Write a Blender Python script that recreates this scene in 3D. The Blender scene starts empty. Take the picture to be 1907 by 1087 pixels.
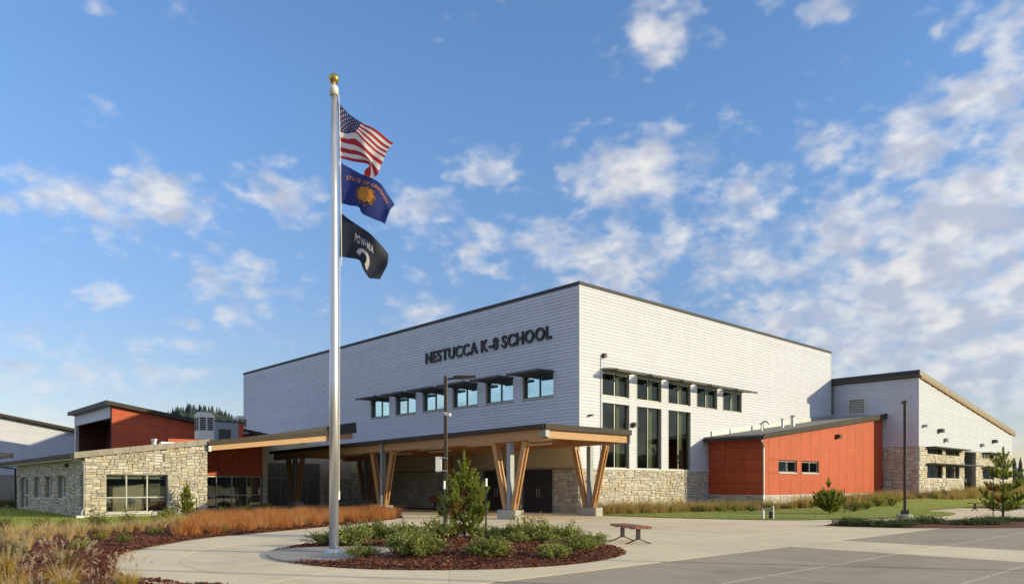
import bpy, bmesh, math, random
import numpy as np
from mathutils import Vector, Matrix

rnd = random.Random(7)
nr = np.random.default_rng(7)
sc = bpy.context.scene
COL = sc.collection

# ------------------------------------------------------------------ camera
# World X runs along the sunlit facade, world Y along the shaded facade; the hall's corner stands at the origin.
FOC, CX, HY, EYE = 1362.5, 953.5, 901.0, 1.6
TH = math.atan2(1256.5, 1362.5)
FW = Vector((math.sin(TH), math.cos(TH), 0)); RT = Vector((math.cos(TH), -math.sin(TH), 0))
CAM = Vector((-29.453, -26.571, EYE))
cd = bpy.data.cameras.new('camera'); cam = bpy.data.objects.new('camera', cd); COL.objects.link(cam)
cam.location = CAM; cam.rotation_euler = (math.pi/2, 0, -TH)
cd.sensor_width = 36; cd.lens = 36*FOC/1907; cd.shift_y = 357.5/1907; cd.clip_start = .1; cd.clip_end = 6000
sc.camera = cam

# ------------------------------------------------------------------ sun, sky, exposure
SUN_EL = math.radians(13.7)
SUN_H = Vector((.554, -.832, 0)).normalized()
SUN = Vector((SUN_H.x*math.cos(SUN_EL), SUN_H.y*math.cos(SUN_EL), math.sin(SUN_EL)))
ld = bpy.data.lights.new('sun', 'SUN'); ld.energy = 2.75; ld.angle = math.radians(.5); ld.color = (1, .86, .52)
lo = bpy.data.objects.new('sun', ld); COL.objects.link(lo); lo.rotation_euler = (-SUN).to_track_quat('-Z', 'Y').to_euler()

vs = sc.view_settings
vs.view_transform = 'Standard'; vs.look = 'None'; vs.gamma = 1; vs.exposure = 0.72; vs.use_curve_mapping = False

def pixdir(px, py):
    return (RT*((px-CX)/FOC) + FW + Vector((0, 0, (HY-py)/FOC))).normalized()

W = bpy.data.worlds.new('World'); sc.world = W; W.use_nodes = True
W.cycles.sampling_method = 'MANUAL'; W.cycles.sample_map_resolution = 512
wn, wl = W.node_tree.nodes, W.node_tree.links
wn.clear()
def WN(t, **k):
    n = wn.new(t)
    for a, b in k.items():
        if a in ('op',): n.operation = b
        else: setattr(n, a, b)
    return n
def wset(n, *vals):
    for i, v in enumerate(vals):
        if v is None: continue
        if hasattr(v, 'is_output'): wl.new(v, n.inputs[i])
        else: n.inputs[i].default_value = v
    return n.outputs[0]
def wm(op, a, b=None, c=None): return wset(WN('ShaderNodeMath', op=op), a, b, c)
def wv(op, a, b=None): n = WN('ShaderNodeVectorMath', op=op); wset(n, a, b); return n.outputs['Value'] if op in ('DISTANCE', 'LENGTH', 'DOT_PRODUCT') else n.outputs[0]
def wmr(v, a, b, c, d, smooth=True):
    n = WN('ShaderNodeMapRange'); n.interpolation_type = 'SMOOTHSTEP' if smooth else 'LINEAR'
    wset(n, v, a, b, c, d); return n.outputs[0]
sky = WN('ShaderNodeTexSky'); sky.sky_type = 'NISHITA'; sky.sun_disc = False
sky.sun_elevation = SUN_EL; sky.sun_rotation = math.atan2(SUN_H.x, SUN_H.y); sky.altitude = 50
sky.air_density = 1.0; sky.dust_density = .1; sky.ozone_density = 2.2
tc = WN('ShaderNodeTexCoord'); D0 = wv('NORMALIZE', tc.outputs['Generated'])
sx = WN('ShaderNodeSeparateXYZ'); wset(sx, D0)
blobs = [(1235,55,105,.95),(1220,110,60,.7),(1545,8,70,.8),(1440,5,40,.7),(1845,165,120,1.0),(1870,60,110,.85),(1780,30,70,.6),(1185,325,170,1.0),(1120,300,90,.8),(905,315,95,1.0),(1385,380,130,.95),
 (1690,285,140,.95),(1120,470,170,.95),(1390,500,170,.9),(1600,420,200,1.0),(1810,400,240,1.1),(1700,520,260,1.15),(1860,600,260,1.25),(1650,620,260,1.1),
 (1450,600,220,.9),(1115,372,60,.8),(310,362,130,.95),(125,365,110,.85),(190,395,150,.7),(525,372,120,.85),(420,515,150,.72),(195,552,65,.9),(800,395,120,.75),
 (900,512,80,.8),(880,440,110,.7),(790,582,130,.72),(90,700,230,.6),(-10,380,60,.9),(450,590,140,.62),(1000,440,70,.8),(180,200,60,.55),(330,0,90,.5),(170,0,60,.45),
 (1250,440,100,.85),(1560,270,80,.75),(1700,225,80,.8),(1960,300,230,1.05),(1370,215,60,.5),(1640,360,90,.8),(1300,640,240,.72),(300,660,260,.5),(1790,700,260,1.0),(1600,730,260,.8),(560,560,120,.55),(1000,540,120,.6),(520,310,60,.5),(1070,250,60,.55)]
acc = None
Ds = wv('MULTIPLY', D0, (1., 1., 1.75))
for px, py, r, s in blobs:
    c0 = pixdir(px, py); rr = r/FOC*(1/math.sqrt(1+((px-CX)/FOC)**2+((HY-py)/FOC)**2))
    v = wmr(wv('DISTANCE', Ds, (c0.x, c0.y, c0.z*1.75)), 0.0, rr*1.5, s, 0.0)
    acc = v if acc is None else wm('MAXIMUM', acc, v)
def cloudnoise(vec, scale, det, rough, dist=0.):
    n = WN('ShaderNodeTexNoise'); n.noise_dimensions = '3D'
    wl.new(vec, n.inputs['Vector']); n.inputs['Scale'].default_value = scale; n.inputs['Detail'].default_value = det
    n.inputs['Roughness'].default_value = rough; n.inputs['Distortion'].default_value = dist
    return n.outputs[0]
st = wv('MULTIPLY', D0, (1., 1., 1.75))
off = tuple(SUN*0.02 + Vector((0, 0, .045)))
def dens_at(vec):
    big = cloudnoise(vec, 9., 3, .5, .1); fine = cloudnoise(vec, 40., 5, .55, .0)
    wob = WN('ShaderNodeTexNoise'); wl.new(vec, wob.inputs['Vector']); wob.inputs['Scale'].default_value = 22.; wob.inputs['Detail'].default_value = 2
    wv2 = wv('ADD', vec, wv('MULTIPLY', wv('SUBTRACT', wob.outputs['Color'], (.5, .5, .5)), (.075, .075, .06)))
    vo = WN('ShaderNodeTexVoronoi'); vo.feature = 'SMOOTH_F1'; wl.new(wv2, vo.inputs['Vector']); vo.inputs['Scale'].default_value = 23.; vo.inputs['Smoothness'].default_value = .45
    puff = wm('SUBTRACT', .5, vo.outputs['Distance'])
    return wm('ADD', wm('ADD', wm('MULTIPLY', wm('SUBTRACT', big, .5), .80), wm('MULTIPLY', wm('SUBTRACT', fine, .5), .95)), wm('MULTIPLY', puff, .55))
n1 = dens_at(st); lit_ = wm('SUBTRACT', cloudnoise(st, 24., 2, .5), cloudnoise(wv('ADD', st, off), 24., 2, .5))
n2 = cloudnoise(st, 3.6, 3, .5)
# outside the view unseen cloud is added to brighten and whiten the fill light
side = wmr(wv('DOT_PRODUCT', D0, tuple(FW)), .30, .66, 1., .03)
gen = wm('MULTIPLY', wmr(n2, .30, .52, 0., 1.), side)
cov = wm('MAXIMUM', acc, gen)
dens = wm('ADD', wm('SUBTRACT', wm('MULTIPLY', cov, .86), .05), n1)
alpha = wmr(dens, .22, 1.0, 0., .97)
alpha = wm('MULTIPLY', alpha, wmr(sx.outputs[2], .0, .35, .80, .95, False))
core_ = wmr(dens, .45, 1.05, 0., 1.)
shade = wmr(wm('SUBTRACT', wm('MULTIPLY', lit_, 1.6), wm('MULTIPLY', core_, .28)), -.50, .22, 0., 1.)
mixc = WN('ShaderNodeMix'); mixc.data_type = 'RGBA'
wl.new(shade, mixc.inputs['Factor']); mixc.inputs['A'].default_value = (2.25, 2.42, 2.9, 1); mixc.inputs['B'].default_value = (3.75, 3.68, 3.6, 1)
hsv = WN('ShaderNodeHueSaturation'); hsv.inputs['Saturation'].default_value = 1.0; hsv.inputs['Value'].default_value = 1.0
wl.new(sky.outputs[0], hsv.inputs['Color'])
mx = WN('ShaderNodeMix'); mx.data_type = 'RGBA'
tint = WN('ShaderNodeMix'); tint.data_type = 'RGBA'; wl.new(wmr(sx.outputs[2], .02, .50, 0., 1.), tint.inputs['Factor'])
tint.inputs['A'].default_value = (.62, .54, .60, 1); tint.inputs['B'].default_value = (.80, .94, 1.11, 1)
tm = WN('ShaderNodeMix'); tm.data_type = 'RGBA'; tm.blend_type = 'MULTIPLY'; tm.inputs['Factor'].default_value = 1.
wl.new(hsv.outputs[0], tm.inputs['A']); wl.new(tint.outputs['Result'], tm.inputs['B'])
wl.new(alpha, mx.inputs['Factor']); wl.new(tm.outputs['Result'], mx.inputs['A']); wl.new(mixc.outputs['Result'], mx.inputs['B'])
bg = WN('ShaderNodeBackground'); bg.inputs['Strength'].default_value = .14
wl.new(mx.outputs['Result'], bg.inputs['Color'])
wo = WN('ShaderNodeOutputWorld'); wl.new(bg.outputs[0], wo.inputs['Surface'])

# ------------------------------------------------------------------ helpers
def G(px, py, z=0.):
    """ground point seen at a photo pixel"""
    d = RT*((px-CX)/FOC) + FW; t = (z-EYE)/((HY-py)/FOC)
    return Vector((CAM.x+t*d.x, CAM.y+t*d.y, z))

M = {}
def mat(name, col, rough=.6, metal=0., var=.12, scale=3., col2=None, bump=0., bscale=40., objvar=0., spec=.5, coords='Object', stretch=None, trans=None, detail=5):
    m = bpy.data.materials.new(name); m.use_nodes = True
    nt = m.node_tree; N, L = nt.nodes, nt.links
    p = N['Principled BSDF']; p.inputs['Roughness'].default_value = rough; p.inputs['Metallic'].default_value = metal
    p.inputs['Specular IOR Level'].default_value = spec
    t = N.new('ShaderNodeTexCoord'); geo = N.new('ShaderNodeNewGeometry')
    src = geo.outputs['Position'] if coords == 'World' else t.outputs['Object']
    if stretch:
        mp = N.new('ShaderNodeMapping'); mp.inputs['Scale'].default_value = stretch; L.new(src, mp.inputs['Vector']); src = mp.outputs[0]
    no = N.new('ShaderNodeTexNoise'); no.inputs['Scale'].default_value = scale; no.inputs['Detail'].default_value = detail; no.inputs['Roughness'].default_value = .6
    L.new(src, no.inputs['Vector'])
    r = N.new('ShaderNodeValToRGB'); e = r.color_ramp.elements
    c2 = col2 if col2 else tuple(min(1, c*(1+var)) for c in col)
    c1 = col if col2 else tuple(c*(1-var) for c in col)
    e[0].position = .3; e[0].color = (*c1, 1); e[1].position = .7; e[1].color = (*c2, 1)
    L.new(no.outputs[0], r.inputs[0]); out = r.outputs[0]
    if objvar:
        oi = N.new('ShaderNodeObjectInfo'); mr = N.new('ShaderNodeMapRange')
        mr.inputs['To Min'].default_value = 1-objvar; mr.inputs['To Max'].default_value = 1+objvar
        L.new(oi.outputs['Random'], mr.inputs['Value'])
        h = N.new('ShaderNodeHueSaturation'); L.new(mr.outputs[0], h.inputs['Value']); L.new(out, h.inputs['Color']); out = h.outputs[0]
    L.new(out, p.inputs['Base Color'])
    if bump:
        nb = N.new('ShaderNodeTexNoise'); nb.inputs['Scale'].default_value = bscale; nb.inputs['Detail'].default_value = 4; L.new(src, nb.inputs['Vector'])
        b = N.new('ShaderNodeBump'); b.inputs['Strength'].default_value = bump; b.inputs['Distance'].default_value = .02
        L.new(nb.outputs[0], b.inputs['Height']); L.new(b.outputs[0], p.inputs['Normal'])
    if trans:
        tr = N.new('ShaderNodeBsdfTranslucent'); L.new(out, tr.inputs['Color'])
        ms = N.new('ShaderNodeMixShader'); ms.inputs[0].default_value = trans
        L.new(p.outputs[0], ms.inputs[1]); L.new(tr.outputs[0], ms.inputs[2]); L.new(ms.outputs[0], N['Material Output'].inputs['Surface'])
    M[name] = m; return m
def concretemat(name, col, stain=.55):
    m = mat(name, col, .8, var=.07, scale=.9, bump=.1, bscale=120, objvar=.05, coords='World', detail=9)
    N, L = m.node_tree.nodes, m.node_tree.links; p = N['Principled BSDF']; src = p.inputs['Base Color'].links[0].from_socket
    g = N.new('ShaderNodeNewGeometry')
    def layer(scale, stretch, lo, hi, amt, det):
        nonlocal src
        mp = N.new('ShaderNodeMapping'); mp.inputs['Scale'].default_value = stretch; L.new(g.outputs['Position'], mp.inputs['Vector'])
        n = N.new('ShaderNodeTexNoise'); n.inputs['Scale'].default_value = scale; n.inputs['Detail'].default_value = det; n.inputs['Roughness'].default_value = .65; L.new(mp.outputs[0], n.inputs['Vector'])
        mr = N.new('ShaderNodeMapRange'); mr.inputs['From Min'].default_value = lo; mr.inputs['From Max'].default_value = hi; mr.inputs['To Min'].default_value = 1.; mr.inputs['To Max'].default_value = 1-amt; L.new(n.outputs[0], mr.inputs['Value'])
        mx_ = N.new('ShaderNodeMix'); mx_.data_type = 'RGBA'; mx_.blend_type = 'MULTIPLY'; mx_.inputs['Factor'].default_value = 1.
        L.new(src, mx_.inputs['A']); L.new(mr.outputs[0], mx_.inputs['B']); src = mx_.outputs['Result']
    layer(.32, (1, 1, 1), .52, .75, .16*stain*2, 6)       # broad damp patches
    layer(1.2, (1, .18, 1), .56, .72, .12*stain*2, 7)     # sweeping streaks
    layer(70., (1, 1, 1), .60, .72, .22*stain*2, 2)       # grit
    layer(9., (1, 1, 1), .66, .74, .22*stain*2, 4)        # small stains
    L.new(src, p.inputs['Base Color']); return m
def glassmat(name, tint, base, ior=1.5, gl=(1, 1, 1)):
    m = bpy.data.materials.new(name); m.use_nodes = True; nt = m.node_tree; N, L = nt.nodes, nt.links
    N.remove(N['Principled BSDF'])
    tr = N.new('ShaderNodeBsdfTransparent'); tr.inputs[0].default_value = (*tint, 1)
    g = N.new('ShaderNodeBsdfGlossy'); g.inputs['Roughness'].default_value = .015; g.inputs['Color'].default_value = (*gl, 1)
    no = N.new('ShaderNodeTexNoise'); no.inputs['Scale'].default_value = .8; ge = N.new('ShaderNodeNewGeometry'); L.new(ge.outputs['Position'], no.inputs['Vector'])
    bp = N.new('ShaderNodeBump'); bp.inputs['Strength'].default_value = .05; bp.inputs['Distance'].default_value = .05; L.new(no.outputs[0], bp.inputs['Height']); L.new(bp.outputs[0], g.inputs['Normal'])
    f = N.new('ShaderNodeFresnel'); f.inputs[0].default_value = ior
    a = N.new('ShaderNodeMath'); a.operation = 'ADD'; a.use_clamp = True; L.new(f.outputs[0], a.inputs[0]); a.inputs[1].default_value = base
    ms = N.new('ShaderNodeMixShader'); L.new(a.outputs[0], ms.inputs[0]); L.new(tr.outputs[0], ms.inputs[1]); L.new(g.outputs[0], ms.inputs[2])
    L.new(ms.outputs[0], N['Material Output'].inputs['Surface']); M[name] = m; return m
def emitmat(name, col, s):
    m = bpy.data.materials.new(name); m.use_nodes = True; p = m.node_tree.nodes['Principled BSDF']
    p.inputs['Base Color'].default_value = (*col, 1); p.inputs['Emission Color'].default_value = (*col, 1); p.inputs['Emission Strength'].default_value = s
    M[name] = m; return m

mat('siding', (.53, .555, .655), .55, var=.045, scale=1.1, objvar=.03, coords='World', stretch=(1.4, 1.4, .35), detail=8)
mat('siding_core', (.34, .33, .30), .8)
mat('trim_white', (.58, .575, .55), .5, var=.02)
mat('metal_dark', (.055, .052, .05), .45, .3, var=.12)
mat('fascia', (.055, .047, .04), .65, 0., var=.2, scale=1.5, spec=.2)
mat('fascia_light', (.27, .245, .21), .6, .1, var=.3, scale=6., stretch=(1, 1, .2))
mat('coping', (.05, .05, .055), .6, 0., spec=.25)
mat('roof_membrane', (.27, .26, .24), .8, var=.15, scale=2.)
mat('alu', (.34, .35, .35), .4, .6, var=.05)
mat('alu_dark', (.07, .075, .075), .4, .5, var=.05)
mat('sunshade', (.055, .057, .052), .6, .1, var=.1)
mat('red_panel', (.45, .070, .017), .6, var=.12, scale=1.7, objvar=.04, coords='World')
mat('red_core', (.09, .025, .015), .9)
mat('timber', (.42, .225, .095), .5, var=.18, scale=2.2, stretch=(1.2, 1.2, 9), coords='World')
mat('timber_deck', (.52, .27, .11), .55, var=.2, scale=2.5, stretch=(.6, 6, 1), coords='World', objvar=.1)
mat('steel_post', (.26, .29, .33), .5, .2, var=.06)
mat('galv', (.55, .56, .57), .4, .7, var=.1)
mat('concrete_block', (.40, .39, .36), .85, var=.13, scale=4., bump=.2)
concretemat('concrete', (.78, .64, .42), .75)
concretemat('concrete_dark', (.41, .335, .23), .85)
mat('concrete_pad', (.34, .31, .27), .85, var=.1, scale=3., coords='World')
mat('joint', (.10, .09, .075), .95)
mat('joint_light', (.62, .58, .48), .8)
mat('mulch', (.065, .020, .009), .95, col2=(.19, .060, .024), scale=14., bump=.9, bscale=35, coords='World')
mat('chip_a', (.20, .056, .021), .9); mat('chip_b', (.10, .027, .012), .9); mat('chip_c', (.32, .13, .055), .9)
mat('lawn', (.20, .25, .035), .95, col2=(.32, .34, .07), scale=1.6, coords='World', bump=.5, bscale=60)
mat('soil_grass', (.14, .13, .05), .95, col2=(.22, .18, .07), scale=.4, coords='World')
mat('blade_a', (.25, .32, .04), .8, trans=.4); mat('blade_b', (.38, .41, .08), .8, trans=.4); mat('blade_c', (.17, .23, .03), .8, trans=.4)
mat('leaf_a', (.22, .25, .045), .5, trans=.4); mat('leaf_b', (.38, .40, .11), .5, trans=.4); mat('leaf_c', (.11, .13, .03), .5, trans=.3)
mat('leaf_y', (.32, .27, .03), .5, trans=.3)
mat('leaf_r', (.16, .10, .035), .6, trans=.25)
mat('needle_a', (.19, .25, .035), .5, trans=.35); mat('needle_b', (.48, .50, .09), .5, trans=.4); mat('needle_c', (.07, .10, .02), .5, trans=.25)
mat('needle_o', (.40, .16, .03), .6, trans=.25)
mat('juniper_a', (.05, .085, .02), .6, trans=.2); mat('juniper_b', (.10, .13, .03), .6, trans=.2)
mat('bark', (.10, .06, .035), .9, bump=.4)
mat('straw_a', (.76, .57, .30), .8, trans=.4); mat('straw_b', (.48, .34, .13), .8, trans=.4); mat('straw_g', (.36, .32, .06), .8, trans=.4); mat('straw_gold', (.56, .33, .04), .8, trans=.4)
mat('rust_a', (.56, .23, .065), .8, trans=.4); mat('rust_b', (.42, .14, .036), .8, trans=.4); mat('rust_c', (.66, .38, .15), .8, trans=.4)
mat('plume', (.60, .46, .33), .9, trans=.4)
mat('ltan_a', (.52, .37, .16), .8, trans=.4); mat('ltan_b', (.38, .29, .10), .8, trans=.4)
STONE = []
for i, c in enumerate([(.52, .48, .40), (.46, .435, .385), (.57, .53, .45), (.50, .43, .33), (.40, .38, .345), (.54, .51, .45), (.48, .40, .29)]):
    STONE.append(mat('stone_%d' % i, c, .85, var=.12, scale=6., bump=.35, bscale=25, objvar=.07, coords='World'))
mat('mortar', (.27, .25, .21), .95)
mat('pole_alu', (.70, .70, .70), .32, .75, var=.04, stretch=(8, 8, .3))
mat('gold', (.62, .42, .13), .3, 1., var=.06)
mat('lamp_brown', (.055, .04, .03), .45, .2, var=.1)
mat('bench_wood', (.30, .105, .055), .55, var=.18, scale=4., coords='Object', stretch=(1, 8, 1), objvar=.12)
mat('door_dark', (.045, .040, .042), .6, var=.05, spec=.2)
mat('beige', (.58, .49, .35), .7, var=.04)
mat('soffit', (.36, .33, .29), .7)
mat('black', (.012, .012, .014), .5)
mat('white_plastic', (.75, .75, .73), .4, var=.03)
mat('interior', (.30, .29, .24), .9); mat('interior_floor', (.20, .15, .09), .6); mat('curtain', (.30, .34, .27), .9, stretch=(30, 30, .2))
mat('blind', (.50, .55, .47), .8)
mat('chair_grey', (.42, .45, .45), .5)
mat('stake_green', (.03, .07, .04), .6)
mat('hvac', (.60, .60, .57), .5, .2, var=.05)
mat('grille', (.03, .03, .03), .6)
mat('hill', (.035, .05, .035), .95, var=.2, scale=.05, coords='World')
mat('conifer_a', (.04, .06, .055), .95); mat('conifer_b', (.06, .08, .065), .95)
mat('flag_red', (.44, .022, .035), .75, var=.06, trans=.3); mat('flag_white', (.75, .72, .72), .75, var=.04, trans=.3); mat('flag_blue', (.022, .028, .13), .75, var=.06, trans=.2)
mat('flag_royal', (.010, .026, .19), .7, var=.08, trans=.25); mat('flag_black', (.012, .016, .036), .7, var=.1, trans=.1)
mat('flag_gold', (.50, .20, .018), .7, var=.1); mat('flag_gold_dark', (.16, .07, .015), .7)
mat('rope', (.72, .70, .66), .8)
emitmat('light_on', (1., .93, .78), 2.5)
glassmat('glass_upper', (.34, .40, .40), .22, gl=(.50, .70, .72))
glassmat('glass_tall', (.50, .52, .43), .03, 1.45, gl=(.8, .88, .75))
glassmat('glass_low', (.50, .55, .52), .07)

def link(name, me, parent=None, loc=None, rot=None, scale=None):
    o = bpy.data.objects.new(name, me); COL.objects.link(o)
    if loc is not None: o.location = loc
    if rot is not None: o.rotation_euler = rot
    if scale is not None: o.scale = scale
    if parent is not None: o.parent = parent
    return o
def tag(o, label=None, cat=None, group=None, kind=None):
    if label: o['label'] = label
    if cat: o['category'] = cat
    if group: o['group'] = group
    if kind: o['kind'] = kind
    return o
def thing(name, label, cat, group=None, loc=(0, 0, 0), rz=0):
    o = link(name, None, None, loc, (0, 0, rz)); o.empty_display_size = .3
    return tag(o, label, cat, group)
def ml(x): return [M[k] if isinstance(k, str) else k for k in (x if isinstance(x, (list, tuple)) else [x])]

class MB:
    def __init__(s): s.v = []; s.f = []; s.m = []
    def add(s, vs_, fs, m=0):
        b = len(s.v); s.v += [tuple(v) for v in vs_]; s.f += [tuple(i+b for i in f) for f in fs]; s.m += [m]*len(fs); return s
    def box(s, x0, x1, y0, y1, z0, z1, m=0, T=None):
        vs_ = [(x, y, z) for x in (x0, x1) for y in (y0, y1) for z in (z0, z1)]
        if T: vs_ = [T(*v) for v in vs_]
        return s.add(vs_, [(0, 1, 3, 2), (4, 6, 7, 5), (0, 4, 5, 1), (2, 3, 7, 6), (0, 2, 6, 4), (1, 5, 7, 3)], m)
    def prism(s, poly, fa, fb, m=0):
        """poly: list of 2-tuples; fa, fb map a 2-tuple to the two end points"""
        n = len(poly); A = [fa(*p) for p in poly]; B = [fb(*p) for p in poly]
        return s.add(A+B, [tuple(range(n)), tuple(range(2*n-1, n-1, -1))]+[(i, i+n, (i+1) % n+n, (i+1) % n) for i in range(n)], m)
    def tube(s, pts, r, n=8, m=0, caps=True):
        pts = [Vector(p) for p in pts]; rs = r if isinstance(r, (list, tuple)) else [r]*len(pts)
        b = len(s.v); up = Vector((0, 0, 1))
        for i, p in enumerate(pts):
            d = (pts[min(i+1, len(pts)-1)]-pts[max(i-1, 0)]).normalized()
            a = d.cross(up if abs(d.z) < .9 else Vector((1, 0, 0))).normalized(); c = d.cross(a)
            for k in range(n):
                q = 2*math.pi*k/n; s.v.append(tuple(p+a*(math.cos(q)*rs[i])+c*(math.sin(q)*rs[i])))
        for i in range(len(pts)-1):
            for k in range(n):
                s.f.append((b+i*n+k, b+i*n+(k+1) % n, b+(i+1)*n+(k+1) % n, b+(i+1)*n+k)); s.m.append(m)
        if caps:
            s.f.append(tuple(b+k for k in range(n))); s.f.append(tuple(b+(len(pts)-1)*n+k for k in range(n-1, -1, -1))); s.m += [m, m]
        return s
    def bar(s, p, q, w, h, side, m=0):
        """rectangular bar p->q; w measured along side, h across"""
        p, q, side = Vector(p), Vector(q), Vector(side).normalized(); d = (q-p).normalized(); t = d.cross(side).normalized()
        vs_ = [c+side*(a*w/2)+t*(b*h/2) for c in (p, q) for a in (-1, 1) for b in (-1, 1)]
        return s.add(vs_, [(0, 1, 3, 2), (4, 6, 7, 5), (0, 4, 5, 1), (2, 3, 7, 6), (0, 2, 6, 4), (1, 5, 7, 3)], m)
    def lathe(s, prof, c, n=20, m=0):
        b = len(s.v)
        for r, z in prof:
            for k in range(n): s.v.append((c[0]+r*math.cos(2*math.pi*k/n), c[1]+r*math.sin(2*math.pi*k/n), c[2]+z))
        for i in range(len(prof)-1):
            for k in range(n): s.f.append((b+i*n+k, b+i*n+(k+1) % n, b+(i+1)*n+(k+1) % n, b+(i+1)*n+k)); s.m.append(m)
        return s
    def mesh(s, name, mats, smooth=False, bevel=0):
        me = bpy.data.meshes.new(name); me.from_pydata(s.v, [], s.f)
        for x in ml(mats): me.materials.append(x)
        me.polygons.foreach_set('material_index', s.m)
        bm = bmesh.new(); bm.from_mesh(me); bmesh.ops.recalc_face_normals(bm, faces=bm.faces)
        if bevel: bmesh.ops.bevel(bm, geom=list(bm.edges), offset=bevel, segments=1, affect='EDGES')
        bm.to_mesh(me); bm.free()
        if smooth: me.polygons.foreach_set('use_smooth', [True]*len(me.polygons))
        me.update(); return me
    def build(s, name, mats, parent=None, smooth=False, bevel=0): return link(name, s.mesh(name, mats, smooth, bevel), parent)

def npmesh(name, V, F, mats, midx=None, smooth=False):
    """V (n,3), F (m,k) arrays of one polygon size"""
    me = bpy.data.meshes.new(name); V = np.asarray(V, np.float32); F = np.asarray(F, np.int32); k = F.shape[1]
    me.vertices.add(len(V)); me.vertices.foreach_set('co', V.ravel())
    me.loops.add(F.size); me.loops.foreach_set('vertex_index', F.ravel())
    me.polygons.add(len(F)); me.polygons.foreach_set('loop_start', np.arange(0, F.size, k, dtype=np.int32))
    try: me.polygons.foreach_set('loop_total', np.full(len(F), k, np.int32))
    except Exception: pass
    for x in ml(mats): me.materials.append(x)
    if midx is not None: me.polygons.foreach_set('material_index', np.asarray(midx, np.int32))
    if smooth: me.polygons.foreach_set('use_smooth', np.ones(len(F), bool))
    me.update(calc_edges=True); me.validate(); return me

# facade frames: point(a, d, z) with a along the wall, d outward
class Fac:
    def __init__(s, kind, c): s.k = kind; s.c = c
    def __call__(s, a, d, z): return (s.c-d, a, z) if s.k == 'X' else (a, s.c-d, z)
    def rotz(s): return -math.pi/2 if s.k == 'X' else 0.
    def box(s, mb, a0, a1, d0, d1, z0, z1, m=0): return mb.box(a0, a1, d0, d1, z0, z1, m, T=s)

def spans(a0, a1, cuts):
    out = []; x = a0
    for c0, c1 in sorted(cuts):
        if c1 <= x or c0 >= a1: continue
        if c0 > x: out.append((x, min(c0, a1)))
        x = max(x, c1)
    if x < a1: out.append((x, a1))
    return [(p, q) for p, q in out if q-p > .02]
def core(name, fac, a0, a1, z0, z1, holes, t, mats, parent):
    """solid wall with openings"""
    zs = sorted({z0, z1, *[min(max(h[k], z0), z1) for h in holes for k in (2, 3)]}); mb = MB()
    for lo_, hi in zip(zs, zs[1:]):
        zm = (lo_+hi)/2
        for p, q in spans(a0, a1, [(h[0], h[1]) for h in holes if h[2] < zm < h[3]]): fac.box(mb, p, q, -t, 0, lo_, hi)
    return mb.build(name, mats, parent)

# lapped siding board: unit length along x, outward -y, unit height
_b = MB(); _b.add([(0, 0, 0), (1, 0, 0), (1, -.034, 0), (0, -.034, 0), (0, 0, 1), (1, 0, 1), (1, -.010, 1), (0, -.010, 1)],
                  [(0, 1, 2, 3), (4, 7, 6, 5), (3, 2, 6, 7), (0, 3, 7, 4), (1, 5, 6, 2)])
BOARD = _b.mesh('board', 'siding')
EXPO = .184
def board_run(parent, fac, a0, a1, z0, z1, holes=(), top=None, bot=None):
    z = z0
    while z < z1-.02:
        h = min(EXPO, z1-z); zm = z+h*.5
        lo_, hi = a0, a1
        if top:                       # sloped roofline: only the stretch below it
            lo_, hi = top(z+h, a0, a1)
        if hi-lo_ > .05:
            for p, q in spans(lo_, hi, [(c[0], c[1]) for c in holes if c[2] < zm < c[3]]):
                loc = fac(q if fac.k == 'X' else p, 0, z)
                link('board', BOARD, parent, loc, (0, 0, fac.rotz()), (q-p, 1, h*.962))
        z += EXPO

# stones: eight unit stones per colour
def stone_unit(k):
    r = random.Random(100+k); j = lambda s: r.uniform(-s, s)
    b = [(0, 0), (1, 0), (1, 1), (0, 1)]
    mb = MB(); base = [(x+j(.03)*(1 if x == 0 else 1), 0, z+j(.05)) for x, z in b]
    mid = [(min(max(x, .0), 1.), -.035, min(max(z, .0), 1.)) for x, _, z in base]
    fr = [(x+(.06 if x < .5 else -.06)+j(.03), -.05+j(.008), z+(.10 if z < .5 else -.10)+j(.05)) for x, _, z in base]
    mb.v = base+mid+fr
    mb.f = [(0, 1, 5, 4), (1, 2, 6, 5), (2, 3, 7, 6), (3, 0, 4, 7), (4, 5, 9, 8), (5, 6, 10, 9), (6, 7, 11, 10), (7, 4, 8, 11), (8, 9, 10, 11)]
    mb.m = [0]*9
    return mb
UNITS = [stone_unit(k) for k in range(6)]
STMESH = {(k, c): UNITS[k].mesh('stone', STONE[c]) for k in range(6) for c in range(len(STONE))}
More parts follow.
